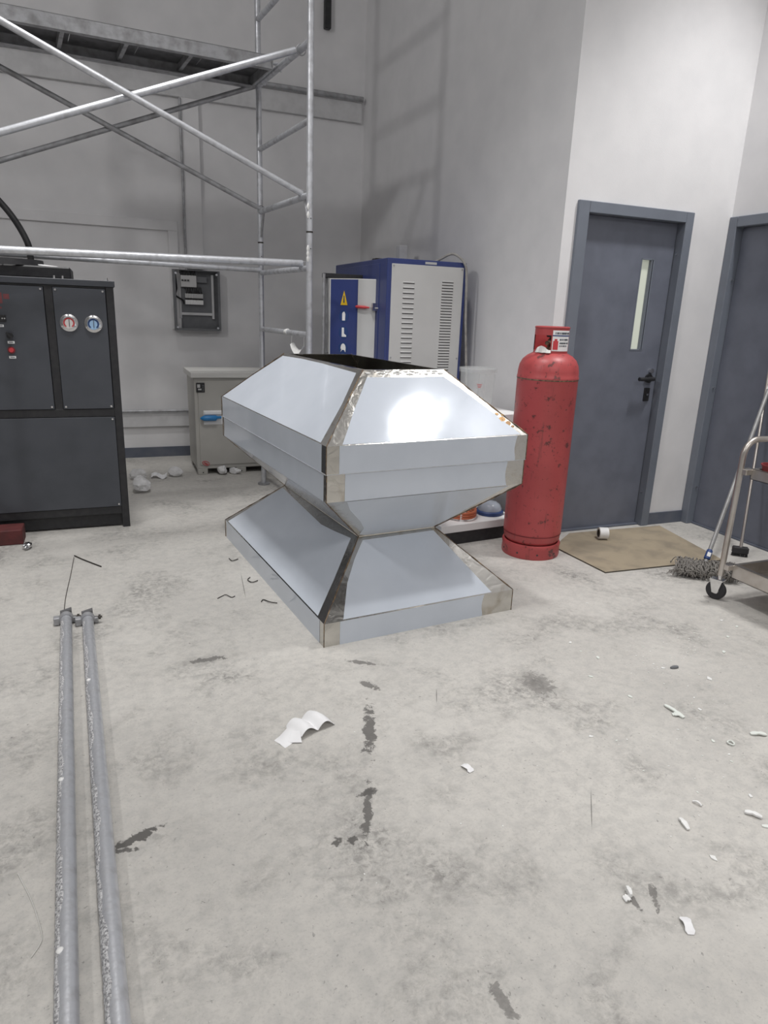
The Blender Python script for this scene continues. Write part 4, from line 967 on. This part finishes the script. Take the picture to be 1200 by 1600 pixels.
scrap((1.905, 1.672), (1.935, 1.655), .02, 'plaster_offcut', 'small white chip tucked beside the long offcut stick', 'offcut', 'greenwhite', .004, seed=2)
scrap((2.087, 1.48), (2.14, 1.457), .017, 'plaster_offcut', 'white offcut at the right edge of the floor, pale green tinged', 'offcut', 'greenwhite', .005, seed=3)
scrap((1.505, 1.228), (1.493, 1.182), .014, 'plaster_offcut', 'narrow white offcut with a torn end, left of the pair at right', 'offcut', 'white', .005, seed=4)
scrap((1.717, 1.182), (1.747, 1.145), .014, 'plaster_offcut', 'curled white offcut stick nearest the right edge of the floor', 'offcut', 'white', .006, .005, seed=5)
scrap((1.601, 1.273), (1.612, 1.247), .007, 'plaster_offcut', 'thin curved white sliver of plaster on the right of the floor', 'offcut', 'white', .004, .006, seed=6)
scrap((1.247, .954), (1.226, .908), .026, 'paper_scrap', 'largest loose white paper scrap, nearest the camera at right', 'paper', 'paper', .001, .008, seed=7)
scrap((1.168, 1.071), (1.160, 1.045), .010, 'plaster_offcut', 'small folded white scrap, upright side of the pair near the front', 'offcut', 'white', .014, seed=8)
scrap((1.158, 1.045), (1.140, 1.047), .018, 'plaster_offcut', 'small flat white scrap touching the folded one near the front', 'offcut', 'white', .004, seed=9)
scrap((1.004, 1.669), (1.016, 1.626), .022, 'paper_scrap', 'small white paper scrap right of the large curled strip', 'paper', 'paper', .001, .007, seed=10)
m = MB().tube([(1.97+.011*math.cos(2*PI*i/14), 1.461+.011*math.sin(2*PI*i/14), .004+.002*math.sin(i)) for i in range(14)], .0032, 6, closed=True)
tag(center_origin(m.build('plaster_ring', 'greenwhite', smooth=60)), 'tiny ring-shaped white scrap on the floor at right', 'offcut')
m = MB().prism([(2.19+.022*math.cos(2*PI*i/9)*random.uniform(.7, 1.1), 1.952+.010*math.sin(2*PI*i/9)*random.uniform(.7, 1.1)) for i in range(9)], .0006, .008)
tag(center_origin(m.build('pebble', 'grey')), 'small grey lump of grit beside scattered plaster chips', 'grit')
# plaster chips, alike
random.seed(31)
CH = [(2.791, 2.255), (2.806, 2.177), (2.14, 1.967), (1.926, 2.131), (2.263, 2.638), (2.522, 1.995), (2.262, 1.833), (1.841, 1.827), (2.037, 1.666), (2.668, 2.107), (1.518, 1.66), (1.922, 1.495), (1.80, 1.232), (1.728, 1.116), (1.478, 1.076), (1.789, 2.008), (1.897, 2.291),
      (2.409, 2.26), (2.484, 2.263), (2.545, 2.191), (2.527, 2.146), (2.199, 2.153), (2.197, 2.107), (2.274, 2.117), (2.252, 2.044), (2.269, 2.028), (2.297, 2.008), (2.225, 2.009), (2.104, 2.092), (2.089, 2.031), (2.126, 2.009), (1.89, 2.207), (2.249, 1.875), (2.378, 1.955), (2.084, 1.74), (2.042, 1.71), (1.853, 1.59), (1.59, 1.61), (1.631, 1.603), (1.562, 1.445), (1.662, 1.436), (1.817, 1.442), (1.913, 1.416), (1.652, 1.302), (2.047, 1.863), (2.696, 2.018), (2.743, 2.547), (2.332, 2.208), (2.572, 2.119), (1.888, 1.384)]
protos = []
for k_ in range(4):
    m = MB(); n = 7; pts = [(random.uniform(.6, 1)*math.cos(2*PI*i/n), random.uniform(.4, .8)*math.sin(2*PI*i/n)) for i in range(n)]
    m.prism(pts, 0, .45); me = m.build('plaster_chip', 'greenwhite' if k_ % 2 else 'white'); protos.append(me)
for i, (x, y) in enumerate(CH):
    o = protos[i] if i < 4 else protos[i % 4].copy()
    if i >= 4: C.objects.link(o)
    sz = (random.uniform(.008, .014) if i < 17 else random.uniform(.0035, .0065)); o.scale = (sz*1.25, sz, sz*.5); o.location = (x, y, .0006); o.rotation_euler = (0, 0, random.uniform(0, 6))
    tag(o, 'small pale plaster chip among those scattered on the floor at right', 'chip', 'plaster chips on the floor')
m = MB()
for _ in range(150):
    g_ = random.choice(((2.24, 2.06, .12), (2.5, 2.2, .14), (2.1, 1.75, .25), (1.9, 1.5, .3), (2.5, 1.95, .2), (2.1, 2.0, .06), (1.2, 1.6, .5)))
    x, y = random.gauss(g_[0], g_[2]), random.gauss(g_[1], g_[2]*.7); sz = random.uniform(.0012, .0026); an = random.uniform(0, 3)
    m.obox((x, y, sz*.4), (sz*math.cos(an), sz*math.sin(an), 0), (-sz*.7*math.sin(an), sz*.7*math.cos(an), 0), (0, 0, sz*.4))
o = m.build('plaster_crumbs', 'white'); tag(o, 'fine white plaster crumbs strewn over the concrete floor at right', 'crumbs'); o['kind'] = 'stuff'
# wires and threads
def wire(pts, r_, label, mt='wire', name='wire_offcut', cat='wire'): return tag(center_origin(MB().tube(smoothpath(pts, 5), r_, 6).build(name, mt, smooth=60)), label, cat)
wire([(-.24, 4.105, .004), (-.19, 4.02, .004), (-.097, 3.88, .004)], .0035, 'thin dark stick lying on the floor beyond the two pipes')
wire([(-.262, 3.30, .003), (-.262, 3.5, .003), (-.25, 3.8, .003), (-.242, 4.08, .003)], .0016, 'long thin dark wire running from the left pipe end to the stick')
wire([(.448, 3.254, .003), (.475, 3.278, .003), (.495, 3.282, .006), (.518, 3.249, .003), (.537, 3.26, .003)], .002, 'small kinked dark wire on open floor left of the hoods')
wire([(.69, 3.43, .004), (.655, 3.41, .006), (.64, 3.455, .004), (.66, 3.49, .003)], .0024, 'bent wire end poking from under the hood, second from the back')
wire([(.648, 3.79, .004), (.61, 3.765, .006), (.60, 3.82, .003)], .0024, 'bent wire end poking from under the hood, furthest back')
wire([(.722, 3.11, .004), (.69, 3.125, .007), (.665, 3.17, .004), (.65, 3.15, .003)], .0024, 'bent wire scrap beside the near half of the hood base')
wire([(-.302, 1.653, .002), (-.265, 1.557, .002), (-.242, 1.48, .002), (-.231, 1.421, .002), (-.25, 1.38, .002)], .0012, 'fine pale thread lying on the floor left of the pipes', 'beigel', 'thread', 'thread')
